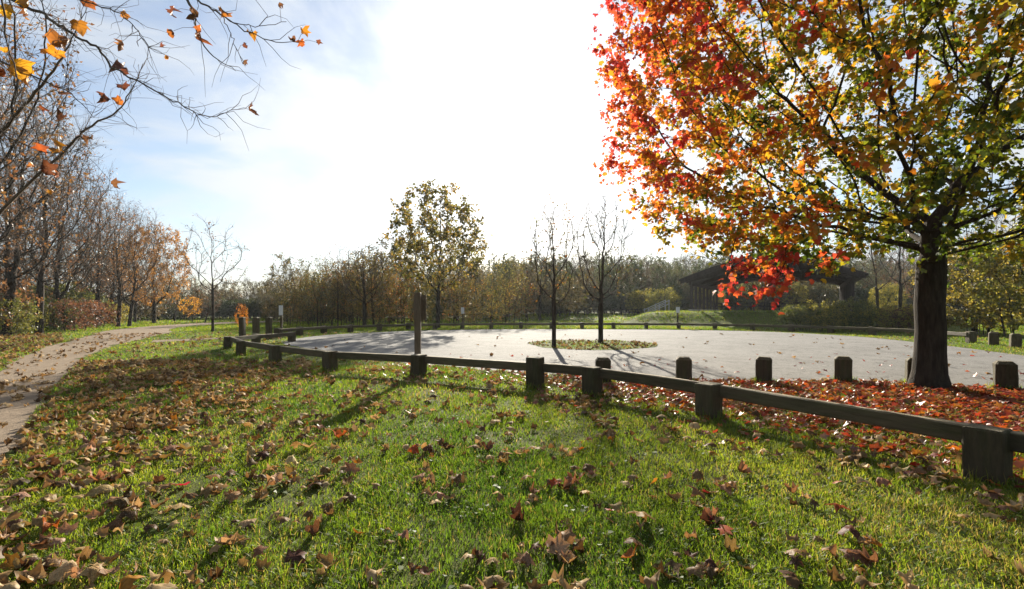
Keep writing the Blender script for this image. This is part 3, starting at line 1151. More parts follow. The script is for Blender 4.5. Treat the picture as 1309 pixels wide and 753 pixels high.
def bush(seed, w, d, h, nst, natt, leaves, colour, leaf=0.09, D=0.22, z0=0.1, p=2.4, twigs=2, base=0.03, up=0.05, tmpl=LEAF_OVAL, prob=1.0, tip=0.006, twig_len=0.3):
    r = np.random.default_rng(seed)
    rr = random.Random(seed)
    att = ell_pts(r, natt, (0, 0, (h + z0) / 2), (w / 2, d / 2, (h - z0) / 2), p, 0.3)
    stems = []
    for k in range(nst):
        a = rr.uniform(0, 6.28); q = rr.uniform(0, 0.7)
        x, y = q * w * 0.38 * math.cos(a), q * d * 0.38 * math.sin(a)
        stems.append(straight(h * rr.uniform(0.2, 0.5), 4, (x * 0.3, y * 0.3), rr, x, y))
    return build_tree(seed, att, stems, base, tip, D, 4.0, D * 1.5, 60, up, 0.2, base * 0.5, twigs, twig_len, leaves, leaf, tmpl,
                      colour, 2.2, 0.25, (lambda q: prob), z0, 1, 'bark', 'leaf', 1.0, (6, 5, 4, 3), tip * 0.6)


T_BARE = [bare_tree(31, 12.5, 3.9, 3.6, 2.2, 1000, 3, 0.36, C_BROWN, 0.11, 0.17, D=0.40, twigs=3, twig_len=0.85),
          bare_tree(32, 13.5, 3.4, 3.4, 2.6, 950, 3, 0.25, C_RUST, 0.11, 0.18, D=0.40, twigs=4, twig_len=0.9),
          bare_tree(33, 11.0, 3.5, 3.2, 1.6, 900, 4, 0.6, C_BROWN, 0.12, 0.15, D=0.40, twigs=3, twig_len=0.8, lean=(0.5, 0))]
T_GOLD = bare_tree(41, 10.0, 3.3, 3.2, 1.7, 800, 11, 1.0, C_GOLD, 0.17, 0.17, D=0.4, p=2.2)
T_YOUNG = [bare_tree(51, 6.8, 2.0, 1.8, 1.9, 220, 2, 0.5, C_BROWN, 0.10, 0.075, up=0.22, D=0.28, twigs=2, twig_len=0.5, tip=0.009),
           bare_tree(52, 5.3, 1.05, 1.0, 1.2, 480, 2, 0.16, C_MIX, 0.10, 0.075, up=0.16, D=0.17, twigs=3, twig_len=0.5, tip=0.0075),
           bare_tree(53, 6.1, 1.45, 1.3, 1.4, 600, 2, 0.12, C_MIX, 0.10, 0.10, up=0.26, D=0.19, twigs=3, twig_len=0.55, tip=0.008)]
T_SYC = bare_tree(61, 10.8, 4.1, 3.8, 1.9, 620, 11, 0.95, C_SYC, 0.20, 0.15, up=0.20, D=0.42, p=1.75, twigs=2, twig_len=0.6, tmpl=LEAF_HEX)
T_FAR = [bare_tree(71, 11.5, 3.8, 3.6, 1.0, 420, 2.5, 0.7, C_FAR, 0.22, 0.16, D=0.6, twigs=4, twig_len=1.2, tip=0.02),
         bare_tree(72, 10.5, 3.4, 3.4, 0.8, 380, 6, 0.9, C_FAR, 0.28, 0.15, D=0.6, twigs=3, twig_len=1.0, tip=0.02),
         bare_tree(73, 12.0, 2.6, 2.6, 0.4, 420, 11, 1.0, C_FARG, 0.30, 0.15, D=0.6, twigs=2, twig_len=0.7, tip=0.016)]
T_UNDER = [bush(75, 7.5, 5.0, 4.6, 9, 420, 10, C_FAR, 0.30, 0.5, 0.1, 2.4, 2, 0.05, 0.15, twig_len=0.8),
           bush(76, 7.0, 5.0, 4.0, 9, 420, 9, C_FARG, 0.32, 0.5, 0.1, 2.4, 2, 0.05, 0.15, twig_len=0.8)]
B_THICK = [bush(81, 3.6, 3.0, 5.2, 12, 700, 4, C_OLIVE, 0.125, 0.28, 0.15, 2.8, 2, 0.032, 0.32, twig_len=0.6),
           bush(82, 3.2, 3.0, 4.6, 11, 640, 4.5, C_MIX, 0.125, 0.28, 0.15, 2.8, 2, 0.032, 0.32, twig_len=0.6)]
B_ROUND = [bush(91, 2.9, 2.5, 2.0, 9, 620, 11, C_BUSH, 0.095, 0.19, 0.05, 2.6),
           bush(92, 2.9, 2.5, 2.0, 9, 620, 9, C_RUST, 0.095, 0.19, 0.05, 2.6, prob=0.85),
           bush(93, 2.9, 2.5, 1.9, 9, 620, 11, C_GREEN, 0.10, 0.19, 0.05, 2.6)]
B_BIG = bush(95, 5.5, 4.6, 5.6, 9, 1200, 12, C_BUSH, 0.14, 0.3, 0.1, 2.6, 2, 0.06, 0.1, LEAF_HEX)
B_ORANGE = bush(96, 2.2, 2.0, 2.6, 4, 160, 7, C_ORANGE, 0.14, 0.25, 0.5, 2.2, 2, 0.04, 0.2)


def P3(px, y):
    x = gx(px, y)
    return (x, y, float(H(x, y)))


# woods along the path on the left
LW = [(-70, 13.0, 0, 1.0, 'big bare tree with fine twigs reaching in from the left edge above the path'),
      (8, 24, 1, 1.0, 'tall bare tree with dark trunk at the left edge beyond the path'),
      (50, 27, 0, 1.02, 'tall bare tree with sparse brown leaves, second from the left in the path woods'),
      (88, 31, 2, 1.05, 'bare tree with scattered rusty leaves, above the reddish bush by the path'),
      (127, 41, 1, 0.95, 'dark thick-trunked bare tree behind the pair of leaning trunks by the path'),
      (151, 36, 0, 0.80, 'slim dark upright tree beside the path bend, left of the leaning one'),
      (165, 38, 2, 0.86, 'dark tree leaning right beside the path bend'),
      (-20, 33, 2, 1.15, 'brown-leaved tree at the far left behind the bare trees'),
      (70, 45, 1, 1.1, 'distant bare tree filling the gap in the left woods'),
      (28, 40, 0, 1.1, 'brown twiggy tree behind the two leftmost trunks'),
      (105, 50, 2, 1.15, 'rust-leaved tree at the back of the left woods'),
      (172, 52, 1, 0.8, 'small bare tree behind the golden tree by the path'),
      (-75, 16, 2, 1.2, 'twiggy bare tree at the left edge whose fine branches fill the upper left'),
      (14, 26, 1, 1.0, 'slender bare tree right behind the dark green bushes at the left'),
      (-45, 20, 1, 1.0, 'bare tree just outside the left edge behind the big twiggy tree'),
      (140, 47, 0, 1.0, 'brown-leaved tree filling the gap above the two leaning trunks')]
for i, (px, y, k, s, lab) in enumerate(LW):
    place_tree('woodland_tree', T_BARE[k], P3(px, y), i * 1.37, s, lab, 'tree', 'bare trees in the woods by the path')
place_tree('golden_tree', T_GOLD, P3(197, 46), 0.4, (0.95, 0.95, 1.0), 'full golden-brown tree at the end of the left woods')
place_tree('young_tree', T_YOUNG[0], P3(272, 28.6), 0.3, 1.02, 'lone young tree with bare forked limbs on the left lawn')
place_tree('young_tree', T_YOUNG[1], P3(708, 16.6), 1.0, 1.0, 'thin bare tree on the left of the road island')
place_tree('young_tree', T_YOUNG[2], P3(768, 18.8), 2.0, 1.0, 'bare tree with upright limbs on the right of the road island')
place_tree('sycamore_tree', T_SYC, P3(560, 34.5), 0.8, 1.0, 'tall green-gold leafy tree in the centre behind the far fence')
for i, (px, y, k, s, lab) in enumerate([(262, 50, 2, 0.40, 'small brown-leaved tree on the field behind the lone young tree'),
                                        (223, 57, 2, 0.62, 'small tree with pale trunk on the field right of the golden tree'),
                                        (350, 62, 0, 0.5, 'small purple-brown bare tree before the far wood at the field edge')]):
    place_tree('field_tree', T_BARE[k], P3(px, y), 2.2 * i, s, lab, 'tree', 'small trees on the far field')
for i, (px, y, s, lab) in enumerate([(309, 23.5, (0.28, 0.28, 0.62), 'orange-leaved sapling just behind the leftmost tall timber post'),
                                     (243, 52, 1.1, 'bright orange sapling on the field below the golden tree')]):
    place_tree('orange_sapling', B_ORANGE, P3(px, y), i, s, lab, 'sapling', 'orange-leaved saplings')

SH = [(8, 24, 2, 0.9, 0.95, 'dark green bush at the left edge beyond the path'), (30, 28, 2, 1.0, 1.1, 'dark green bush below the leftmost bare trunks'),
      (62, 30, 2, 1.0, 1.0, 'pale green bush left of the reddish bush by the path'), (95, 30, 1, 1.2, 1.0, 'reddish-brown twiggy bush beside the path'),
      (-25, 24, 1, 1.6, 1.7, 'rust bush at the far left behind the green bushes'), (45, 38, 2, 1.5, 1.6, 'tall olive bush at the back between the left bare trunks'), (78, 40, 2, 1.7, 1.8, 'dark green bush at the back above the reddish bush'),
      (110, 44, 2, 1.5, 1.5, 'olive bush deep in the left woods before the golden tree'),
      (122, 35, 1, 1.0, 1.0, 'rust bush behind the reddish bush beside the path'), (141, 46, 0, 1.1, 1.0, 'low yellow-green bush between the dark trunks by the path')]
for i, (px, y, k, s, sz, lab) in enumerate(SH):
    place_tree('woodland_bush', B_ROUND[k], P3(px, y), i * 2.1, (s, s, sz), lab, 'bush', 'bushes at the edge of the left woods')

# thicket behind the far fence, left of centre
TH = [(372, 39, 0, 0.70), (388, 41, 1, 0.9), (405, 38, 0, 0.85), (424, 40, 1, 1.1), (440, 38, 0, 0.8), (458, 40, 1, 1.1), (478, 38, 0, 1.15), (497, 39, 1, 0.9),
      (516, 37, 1, 1.05), (536, 38, 0, 0.75), (582, 38, 1, 0.95), (604, 37, 0, 0.7), (626, 38, 1, 0.85), (648, 41, 0, 1.05), (668, 45, 1, 0.9), (414, 46, 0, 1.2), (450, 47, 1, 1.4), (490, 46, 0, 1.25)]
side = ['olive', 'orange-flecked']
ORD = 'first second third fourth fifth sixth seventh eighth ninth tenth eleventh twelfth thirteenth fourteenth fifteenth'.split()
for i, (px, y, k, s) in enumerate(TH):
    if i < 15:
        lab = '%s shrub in the thicket behind the far fence, %s from the left' % (side[k], ORD[i])
    else:
        lab = '%s of three tall shrubs in the back row of the thicket' % ['leftmost', 'middle', 'rightmost'][i - 15]
    place_tree('thicket_shrub', B_THICK[k], P3(px, y), i * 1.9, s, lab, 'shrub', 'thicket behind the far fence')
place_tree('thicket_tree', T_YOUNG[2], P3(466, 36), 0.5, (1.5, 1.5, 1.05), 'bare multi-limbed tree rising out of the thicket left of centre', 'tree')
place_tree('thicket_tree', T_YOUNG[0], P3(432, 37), 2.5, (0.7, 0.7, 1.0), 'slender sapling with a few dark leaves rising above the left thicket', 'tree')
place_tree('thicket_tree', T_YOUNG[1], P3(690, 48), 2.5, (2.0, 2.0, 1.3), 'twiggy bare tree behind the far fence left of the island trees', 'tree')

# shrubs before the pavilion and at the right
RS = [(1022, 30, 2, 0.9, 0.85, 'rounded green bush at the left end of the pavilion hedge'), (1052, 29.5, 0, 1.0, 0.95, 'yellow-green bush below the right of the pavilion, second in the hedge'),
      (1088, 29, 2, 1.0, 1.0, 'dark green bush in the middle of the pavilion hedge'), (1118, 28.5, 0, 0.9, 0.8, 'yellow-green bush left of the maple trunk in the hedge'),
      (1150, 28, 1, 0.9, 0.75, 'rust-flecked low bush just left of the maple trunk'), (1178, 27.5, 0, 0.9, 0.8, 'low bush hidden behind the maple trunk')]
for i, (px, y, k, s, sz, lab) in enumerate(RS):
    place_tree('hedge_shrub', B_ROUND[k], P3(px, y), i * 1.7, (s, s, sz), lab, 'shrub', 'hedge in front of the pavilion')
for i, (px, y, s, lab) in enumerate([(1248, 25.5, 0.95, 'large golden-green bush right of the maple trunk'), (1320, 23, 0.98, 'large golden-green bush at the right picture edge'),
                                     (1370, 28, 1.2, 'tall bush behind the one at the right picture edge')]):
    place_tree('large_bush', B_BIG, P3(px, y), i * 1.3, s, lab, 'bush', 'large bushes at the right')
for i, (px, y, k, s, lab) in enumerate([(1122, 47, 0, 0.85, 'bare tree with forked trunk right behind the pavilion end'), (1150, 44, 1, 0.85, 'bare tree between the pavilion and the maple trunk'),
                                        (1180, 50, 2, 0.9, 'bare tree behind the maple trunk'), (1232, 44, 0, 0.95, 'bare tree above the large golden-green bush'),
                                        (1290, 40, 1, 0.9, 'bare tree at the right edge behind the large bushes')]):
    place_tree('woodland_tree', T_BARE[k], P3(px, y), i * 2.3, s, lab, 'tree', 'bare trees behind the pavilion')
for i, (px, y, s_, lab) in enumerate([(905, 62, 0.75, 'golden bush seen between the left columns of the pavilion'), (958, 66, 0.8, 'golden bush seen through the middle of the pavilion'),
                                      (1010, 64, 0.8, 'golden bush seen through the right half of the pavilion'), (1135, 56, 0.7, 'golden bush between the pavilion end and the maple trunk')]):
    place_tree('golden_bush', B_BIG, P3(px, y), i * 1.1, s_, lab, 'bush', 'golden bushes behind the pavilion')
for i, (px, y, lab) in enumerate([(822, 62, 'small yellow bush at the wood edge left of the pavilion steps'), (846, 58, 'yellow bush beside the pavilion steps')]):
    place_tree('small_bush', B_ROUND[0], P3(px, y), i, 1.6, lab, 'bush')


# far woodland: one mass of trees
def far_wood():
    r = np.random.default_rng(8)
    root = tag(empty('far_woodland'), 'distant hazy wood of bare and thinly leaved trees beyond the fields', 'woodland', kind='stuff')
    spots = []

    def row(p0, p1, step, y0, y1, kinds, s0, s1):
        for px in np.arange(p0, p1, step):
            spots.append((px + r.uniform(-.5, .5) * step, r.uniform(y0, y1), int(r.choice(kinds)), r.uniform(s0, s1)))
    row(200, 640, 9, 74, 88, [0, 0, 1, 2], 0.50, 0.70)
    row(200, 640, 16, 70, 80, [3, 4], 0.7, 1.0)
    row(340, 660, 14, 60, 70, [0, 1, 2], 0.42, 0.82)
    row(200, 420, 13, 64, 76, [3, 4], 0.45, 0.9)
    row(360, 720, 13, 52, 62, [3, 4, 1], 0.5, 1.05)
    row(620, 1340, 11, 68, 80, [0, 0, 1, 2, 2], 0.60, 0.80)
    row(640, 1340, 17, 64, 74, [3, 4, 4], 0.8, 1.15)
    row(600, 1340, 11, 88, 104, [0, 0, 1, 2, 2], 0.8, 1.05)
    row(560, 1340, 10, 116, 150, [0, 1, 2, 2], 0.9, 1.2)
    row(-150, 215, 22, 58, 72, [0, 0, 1], 0.8, 1.05)
    row(-150, 190, 22, 54, 66, [3, 3, 4], 0.7, 1.0)
    for px, y, k, s in spots:
        x = gx(px, y)
        a = r.uniform(0, 6.28)
        for me, nm in zip((T_FAR + T_UNDER)[k], ('tree_trunk', 'tree_branches', 'tree_crown')):
            o = tag(link(nm, me, root), kind='stuff')
            o.location = (x, y, float(H(x, y)) - 0.05)
            o.rotation_euler = (0, 0, a)
            o.scale = (s, s, s)


far_wood()

# ------------------------------------------------------------------ overhanging branches of the near tree, top left
def pt(px, py, d):
    return np.array([(px - 654.5) / F_PX * d, d, CAM_H - (py - YH) / F_PX * d])


def leaf_shape(seed, curl=1.0, size=1.0):
    """five-lobed leaf with a bent blade: centre, inner ring, outline (42 triangles)"""
    r = np.random.default_rng(seed)
    half = [(.0, .02), (.2, -.16), (.58, -.06), (.47, .2), (.82, .52), (.40, .50), (.22, .66), (.0, 1.02)]
    o = np.array(half + [(-x, y) for x, y in half[-2:0:-1]])
    o = o * (1 + r.normal(0, 0.06, o.shape))
    c = np.array([0, 0.32])
    mid = c + 0.55 * (o - c)
    V2 = np.concatenate([[c], mid, o])
    n = len(o)
    k1, k2 = r.uniform(0.6, 2.1) * r.choice([-1, 1, -1]) * curl, r.uniform(0.4, 1.7) * r.choice([-1, 1, -1]) * curl
    x, y = V2[:, 0], V2[:, 1] - 0.35
    X, Z1 = np.sin(k1 * x) / k1, (1 - np.cos(k1 * x)) / k1
    Y, Z2 = np.sin(k2 * y) / k2, (1 - np.cos(k2 * y)) / k2
    Z = Z1 + Z2 + 0.10 * curl * np.sin(r.uniform(4, 7) * x + r.uniform(0, 6)) * np.sin(r.uniform(4, 7) * y + r.uniform(0, 6))
    Z[n + 1:] += r.normal(0, 0.055 * curl, n)
    Z[1:n + 1:2] += 0.05 * curl
    V = np.stack([X, Y, Z], 1) * size
    F = []
    for k in range(n):
        q = (k + 1) % n
        F.append((0, 1 + k, 1 + q))
        F.append((1 + k, 1 + n + k, 1 + n + q))
        F.append((1 + k, 1 + n + q, 1 + q))
    return V, np.array(F)


def make_overhang():
    root = tag(empty('overhanging_tree', (-8.2, 5.6, 0)), 'near tree whose thin branches with big orange leaves hang in at top left', 'tree')
    o3 = np.array([-8.2, 5.6, 0])
    r = np.random.default_rng(44)
    tr = Geo()
    tr.tube([(0, 0, -.1), (0.02, 0, .5), (0.05, 0.02, 2), (0.1, 0, 4), (0.3, 0, 6), (0.3, 0.1, 8)], [.30, .24, .21, .18, .13, .04], 12)
    link('trunk', tr.mesh('trunk', M['bark_pale']), root)
    D1, D2 = 4.2, 3.9
    lines = [
        ([(-8.0, 5.6, 4.0), (-6.6, 5.2, 4.6), (-5.4, 4.6, 4.6), pt(-40, -40, 4.5), pt(20, 3, 4.4), pt(52, 16, 4.3), pt(75, 32, 4.25), pt(99, 46, 4.2), pt(127, 64, 4.2), pt(143, 86, 4.2), pt(169, 100, 4.2), pt(207, 121, 4.15), pt(241, 140, 4.1), pt(269, 148, 4.1), pt(303, 140, 4.1)], .020),
        ([(-8.0, 5.6, 5.0), (-6.0, 5.0, 5.6), (-4.0, 4.2, 5.4), pt(180, -130, 4.0), pt(225, -50, 3.9), pt(241, 0, 3.9), pt(247, 20, 3.9), pt(255, 45, 3.9), pt(272, 72, 3.9), pt(303, 90, 3.9)], .022),
        ([pt(180, -130, 4.0), pt(222, -40, 3.95), pt(253, 0, 3.9), pt(276, 14, 3.9), pt(303, 33, 3.85), pt(345, 52, 3.8), pt(379, 55, 3.8)], .011),
        ([pt(283, 20, 3.9), pt(292, 35, 3.9), pt(300, 55, 3.9), pt(312, 83, 3.9)], .004),
        ([pt(290, 26, 3.9), pt(310, 31, 3.85), pt(331, 33, 3.8), pt(366, 28, 3.8)], .004),
        ([(-8.1, 5.6, 2.0), pt(-120, 300, 5.4), pt(-40, 215, 5.3), pt(0, 169, 5.3), pt(38, 127, 5.2), pt(74, 81, 5.1), pt(92, 50, 5.1), pt(112, 8, 5.0)], .034),
        ([(-8.1, 5.6, 1.6), pt(-60, 320, 5.2), pt(20, 250, 5.1), pt(85, 190, 5.0), pt(110, 165, 5.0), pt(150, 142, 5.0), pt(170, 112, 5.0), pt(183, 82, 5.0)], .022),
        ([(-8.1, 5.6, 3.0), pt(-60, 60, 4.6), pt(0, 78, 4.5), pt(40, 96, 4.5), pt(90, 120, 4.4), pt(120, 150, 4.4)], .015),
        ([(-8.1, 5.6, 3.6), pt(-30, -10, 4.4), pt(10, 60, 4.3), pt(22, 110, 4.2), pt(12, 160, 4.2)], .012),
        ([(-8.1, 5.6, 2.6), pt(-50, 150, 4.5), pt(10, 175, 4.5), pt(60, 196, 4.4), pt(100, 190, 4.4)], .011),
        ([pt(20, 3, 4.4), pt(60, -5, 4.35), pt(120, 5, 4.3), pt(160, 22, 4.3), pt(180, 45, 4.3), pt(190, 62, 4.3)], .008)]
    allp = []
    for ln, r0 in lines:
        pts = np.array(catmull([np.array(p) for p in ln], 5)) - o3
        pts += r.normal(0, 0.006, pts.shape)
        ge = Geo()
        ge.tube(pts, np.linspace(r0, 0.0022, len(pts)), 5)
        link('branch', ge.mesh('branch', M['twig']), root)
        allp.append(pts)
    # side twigs
    tw = Geo()
    for li, pts in enumerate(allp):
        n = len(pts)
        for q in range(int(n * (1.0 if li not in (1, 2, 3, 4) else 0.25))):
            i = r.integers(n // 3, n - 1)
            d = pts[i] - pts[i - 1]; d /= np.linalg.norm(d)
            d = d + r.normal(0, 0.55, 3); d /= np.linalg.norm(d)
            L = r.uniform(0.12, 0.48)
            p = [pts[i]]
            for s in range(4):
                d = d + r.normal(0, 0.42, 3); d /= np.linalg.norm(d)
                p.append(p[-1] + d * L / 4)
            tw.tube(p, np.linspace(.003, .001, 5), 3)
    tag(link('twigs', tw.mesh('twigs', M['twig']), root), kind='stuff')
    spots = [(250, 24, 24, 2), (254, 44, 26, 0), (287, 16, 20, 0), (323, 43, 18, 1), (311, 57, 12, 2), (312, 80, 14, 2), (375, 52, 14, 2), (389, 41, 18, 1), (387, 55, 15, 0), (406, 54, 11, 2),
             (219, 15, 20, 2), (357, 5, 14, 2), (158, 60, 20, 0), (157, 88, 28, 2), (157, 110, 18, 2), (131, 124, 22, 2), (153, 129, 20, 0), (321, 141, 22, 2), (74, 52, 36, 0), (102, 34, 26, 0), (72, 70, 24, 1),
             (18, 86, 40, 1), (34, 98, 30, 1), (5, 95, 22, 0), (79, 151, 20, 2), (72, 190, 26, 1), (54, 191, 22, 0), (57, 141, 14, 0), (62, 217, 32, 2), (74, 224, 16, 0), (33, 4, 22, 1), (6, 14, 24, 1), (34, 15, 20, 2),
             (145, 236, 22, 2), (112, 178, 18, 2), (214, 73, 11, 1), (218, 41, 16, 0), (76, 116, 18, 2), (56, 66, 14, 0), (159, 19, 16, 0), (66, 247, 12, 1), (110, 3, 24, 0), (205, 58, 10, 2), (40, 213, 12, 0), (5, 64, 12, 1)]
    meshes = {}
    cols = [(.33, .115, .025), (.46, .22, .022), (.13, .055, .03)]
    for q in range(12):
        for c in range(3):
            V, Fa = leaf_shape(900 + q, 1.9)
            k = np.array(cols[c]) * (0.85 + 0.03 * q)
            meshes[(q, c)] = np_mesh('leaf', V, [Fa], M['leaf'], np.repeat(k[None], len(V), 0), True)
    A = np.concatenate(allp)
    for i, (px, py, s, c) in enumerate(spots):
        d = 3.85 if px > 215 else 4.25 + 0.35 * ((i * 7) % 5) / 5
        p = pt(px, py, d) - o3
        o = link('leaf', meshes[(i % 12, c)], root)
        sz = s / F_PX * d * 0.72
        o.scale = (sz, sz, sz)
        o.location = p
        o.rotation_euler = (random.uniform(-2.4, -0.9), random.uniform(-.6, .6), random.uniform(-3, 3))
        # leaf stalk down from the nearest branch
        j = ((A - p) ** 2).sum(1).argmin()
        if np.linalg.norm(A[j] - p) < 0.6:
            ge = Geo()
            ge.tube([A[j], (A[j] + p) / 2 + np.array([0, 0, 0.02]), p], [.0022, .0018, .0015], 3)
            st_ = link('stalk', ge.mesh('stalk', M['twig']), root)


make_overhang()

# ------------------------------------------------------------------ grass
def not_paved(x, y, grow=0.0):
    ok = ~in_poly(x, y, ROAD) & ~in_poly(x, y, PATH) & ~in_poly(x, y, SIDE)
    return ok


def blades(geo, x, y, h, w, lean, col, seg, r):
    n = len(x)
    z = H(x, y)
    a = r.uniform(0, 6.283, n)
    ld = np.stack([np.cos(a), np.sin(a)], 1)
    b = a + np.pi / 2 + r.normal(0, 0.5, n)
    wd = np.stack([np.cos(b), np.sin(b)], 1)
    levels = {3: [0, .4, .75, 1], 2: [0, .55, 1], 1: [0, 1]}[seg]
    rows = []
    for li, t in enumerate(levels):
        off = lean * h * t ** 2
        cx, cy_, cz = x + ld[:, 0] * off, y + ld[:, 1] * off, z + h * t * (1 - 0.25 * lean * t)
        ww = w * (1 - 0.15 * t) * 0.5 if t < 1 else 0
        if t < 1:
            rows.append(np.stack([cx - wd[:, 0] * ww, cy_ - wd[:, 1] * ww, cz], 1))
            rows.append(np.stack([cx + wd[:, 0] * ww, cy_ + wd[:, 1] * ww, cz], 1))
        else:
            rows.append(np.stack([cx, cy_, cz], 1))
    k = len(rows)
    V = np.stack(rows, 1).reshape(-1, 3)
    base = np.arange(n)[:, None] * k
    Fs = []
    for s in range(seg - 1):
        Fs.append(base + np.array([2 * s, 2 * s + 1, 2 * s + 3, 2 * s + 2])[None])
    Fs.append(base + np.array([2 * (seg - 1), 2 * (seg - 1) + 1, 2 * seg])[None])
    fq = [np.concatenate(Fs[:-1])] if seg > 1 else []
    C = np.repeat(col[:, None], k, 1)
    geo.add(V, fq + [Fs[-1]], C.reshape(-1, 3))


def grass_cols(x, y, r):
    n = len(x)
    t = np.clip(0.45 + 0.34 * fnoise(x, y, 0.45) + 0.22 * fnoise(x - 5, y, 2.2) + r.normal(0, 0.2, n), 0, 1)
    c = palette(t, [(0, (.062, .135, .014)), (.5, (.13, .215, .02)), (1, (.235, .29, .035))])
    dry = r.random(n) < 0.08 + 0.30 * np.clip(fnoise(x + 9, y - 4, 0.8), 0, 1)
    c[dry] = np.array([.33, .27, .11]) * r.uniform(0.6, 1.1, (dry.sum(), 1))
    return c


def flat_rot(n, r, tilt):
    a = r.uniform(0, 6.283, n)
    tip = np.stack([np.cos(a), np.sin(a), r.normal(0, tilt, n)], 1)
    nor = np.stack([r.normal(0, tilt, n), r.normal(0, tilt, n), np.where(r.random(n) < 0.5, 1.0, -1.0)], 1)
    return frame_rot(tip, nor)


def make_grass():
    r = np.random.default_rng(77)
    geo = Geo()
    bands = [(2.0, 3.2, 9500, 3, .046, .0040), (3.2, 4.6, 5800, 3, .047, .0047), (4.6, 7.0, 2800, 2, .050, .0064), (7.0, 11.0, 1050, 2, .056, .010),
             (11.0, 18.0, 330, 1, .06, .019), (18.0, 30.0, 100, 1, .07, .036), (30.0, 46.0, 100, 1, .10, .06), (46.0, 82.0, 11, 1, .14, .14)]
    for y0, y1, dens, seg, h, w in bands:
        xm = 1.16 * y1
        xl = 1.16 * y1
        area = (y1 - y0) * (xm + xl)
        n = int(area * dens)
        x = r.uniform(-xl, xm, n); y = r.uniform(y0, y1, n)
        ok = (np.abs(x) < 1.13 * y + 0.15)
        x, y = x[ok], y[ok]
        ok = not_paved(x, y)
        if y0 > 10:
            ok |= in_poly(x, y, ISLAND)
        # thin under the leaf litter and along the path
        x, y = x[ok], y[ok]
        dm = np.hypot(x - MX, y - MY)
        keep = r.random(len(x)) < np.clip(0.8 + 0.45 * fnoise(x, y, 0.9) + 0.35 * fnoise(x, y, 3.5), 0.15, 1) * (0.25 + 0.75 * smooth(2.5, 6.0, dm))
        x, y = x[keep], y[keep]
        hh = h * r.uniform(0.5, 1.25, len(x)) * np.clip(1 + 0.30 * fnoise(x + 3, y + 8, 0.7) + 0.45 * fnoise(x + 7, y + 1, 4.0), 0.35, 1.9)
        ww = w * r.uniform(0.7, 1.3, len(x))
        blades(geo, x, y, hh, ww, r.uniform(0.15, 1.1, len(x)), grass_cols(x, y, r), seg, r)
    feet = [(p, 0.13) for p in near_posts[:10]] + [(g(b[0], b[1]), 0.12) for b in BOLL[:6]]
    for (fx, fy), rad_ in feet:
        n = 150
        a = r.uniform(0, 6.283, n); q = rad_ + np.abs(r.normal(0, 0.05, n))
        x, y = fx + q * np.cos(a), fy + q * np.sin(a)
        blades(geo, x, y, r.uniform(.05, .15, n), np.full(n, .005 if fy < 7 else .009), r.uniform(0.1, 0.8, n), grass_cols(x, y, r), 2, r)
    # broad-leaved weeds and clover in the turf
    cx, cy_ = r.uniform(-6, 6, 700), r.uniform(2.1, 6.5, 700)
    ok = not_paved(cx, cy_) & (np.abs(cx) < 1.1 * cy_)
    for a, b in zip(cx[ok], cy_[ok]):
        k = int(r.integers(5, 14))
        P_ = np.stack([a + r.normal(0, .05, k), b + r.normal(0, .05, k), r.uniform(.008, .04, k)], 1)
        col = palette(r.random(k), [(0, (.05, .10, .015)), (1, (.13, .19, .03))])
        scatter_leaves(geo, LEAF_HEX, P_, flat_rot(k, r, 0.35), r.uniform(.018, .04, k), col)
    print('grass verts', geo.n)
    o = link('grass', geo.mesh('grass', M['grass'], False))
    tag(o, 'short green backlit grass of the lawns', 'grass', kind='stuff')


make_grass()

# ------------------------------------------------------------------ fallen leaves
DRY = [(.39, .26, .135), (.27, .165, .08), (.50, .36, .215), (.14, .082, .045), (.40, .17, .035)]
SHAPES = [leaf_shape(200 + k, 0.9 if k % 2 else 1.7) for k in range(14)]
DRY_MESH = {}
for q in range(14):
    for c in range(5):
        V, Fa = SHAPES[q]
        DRY_MESH[(q, c)] = np_mesh('fallen_leaf', V, [Fa], M['dry_leaf'], np.repeat(np.array(DRY[c])[None], len(V), 0), True)
RED = [(.36, .045, .03), (.44, .10, .022), (.46, .20, .03), (.24, .035, .03), (.20, .09, .05)]
MSH = []
for q in range(8):
    r_ = np.random.default_rng(400 + q)
    V = LEAF_MAPLE.copy()
    V[:, 2] = 0.25 * np.abs(V[:, 0]) * r_.uniform(-1, 1.4) + r_.uniform(-.3, .3) * (V[:, 1] - .4) ** 2 + r_.normal(0, .06, len(V))
    V = np.concatenate([V, [[0, .3, V[:, 2].mean() * 0.3]]])
    Fa = np.array([(k, (k + 1) % 10, 10) for k in range(10)])
    MSH.append((V, Fa))
RED_MESH = {(q, c): np_mesh('fallen_maple_leaf', MSH[q][0], [MSH[q][1]], M['red_leaf'], np.repeat(np.array(RED[c])[None], 11, 0)) for q in range(8) for c in range(5)}


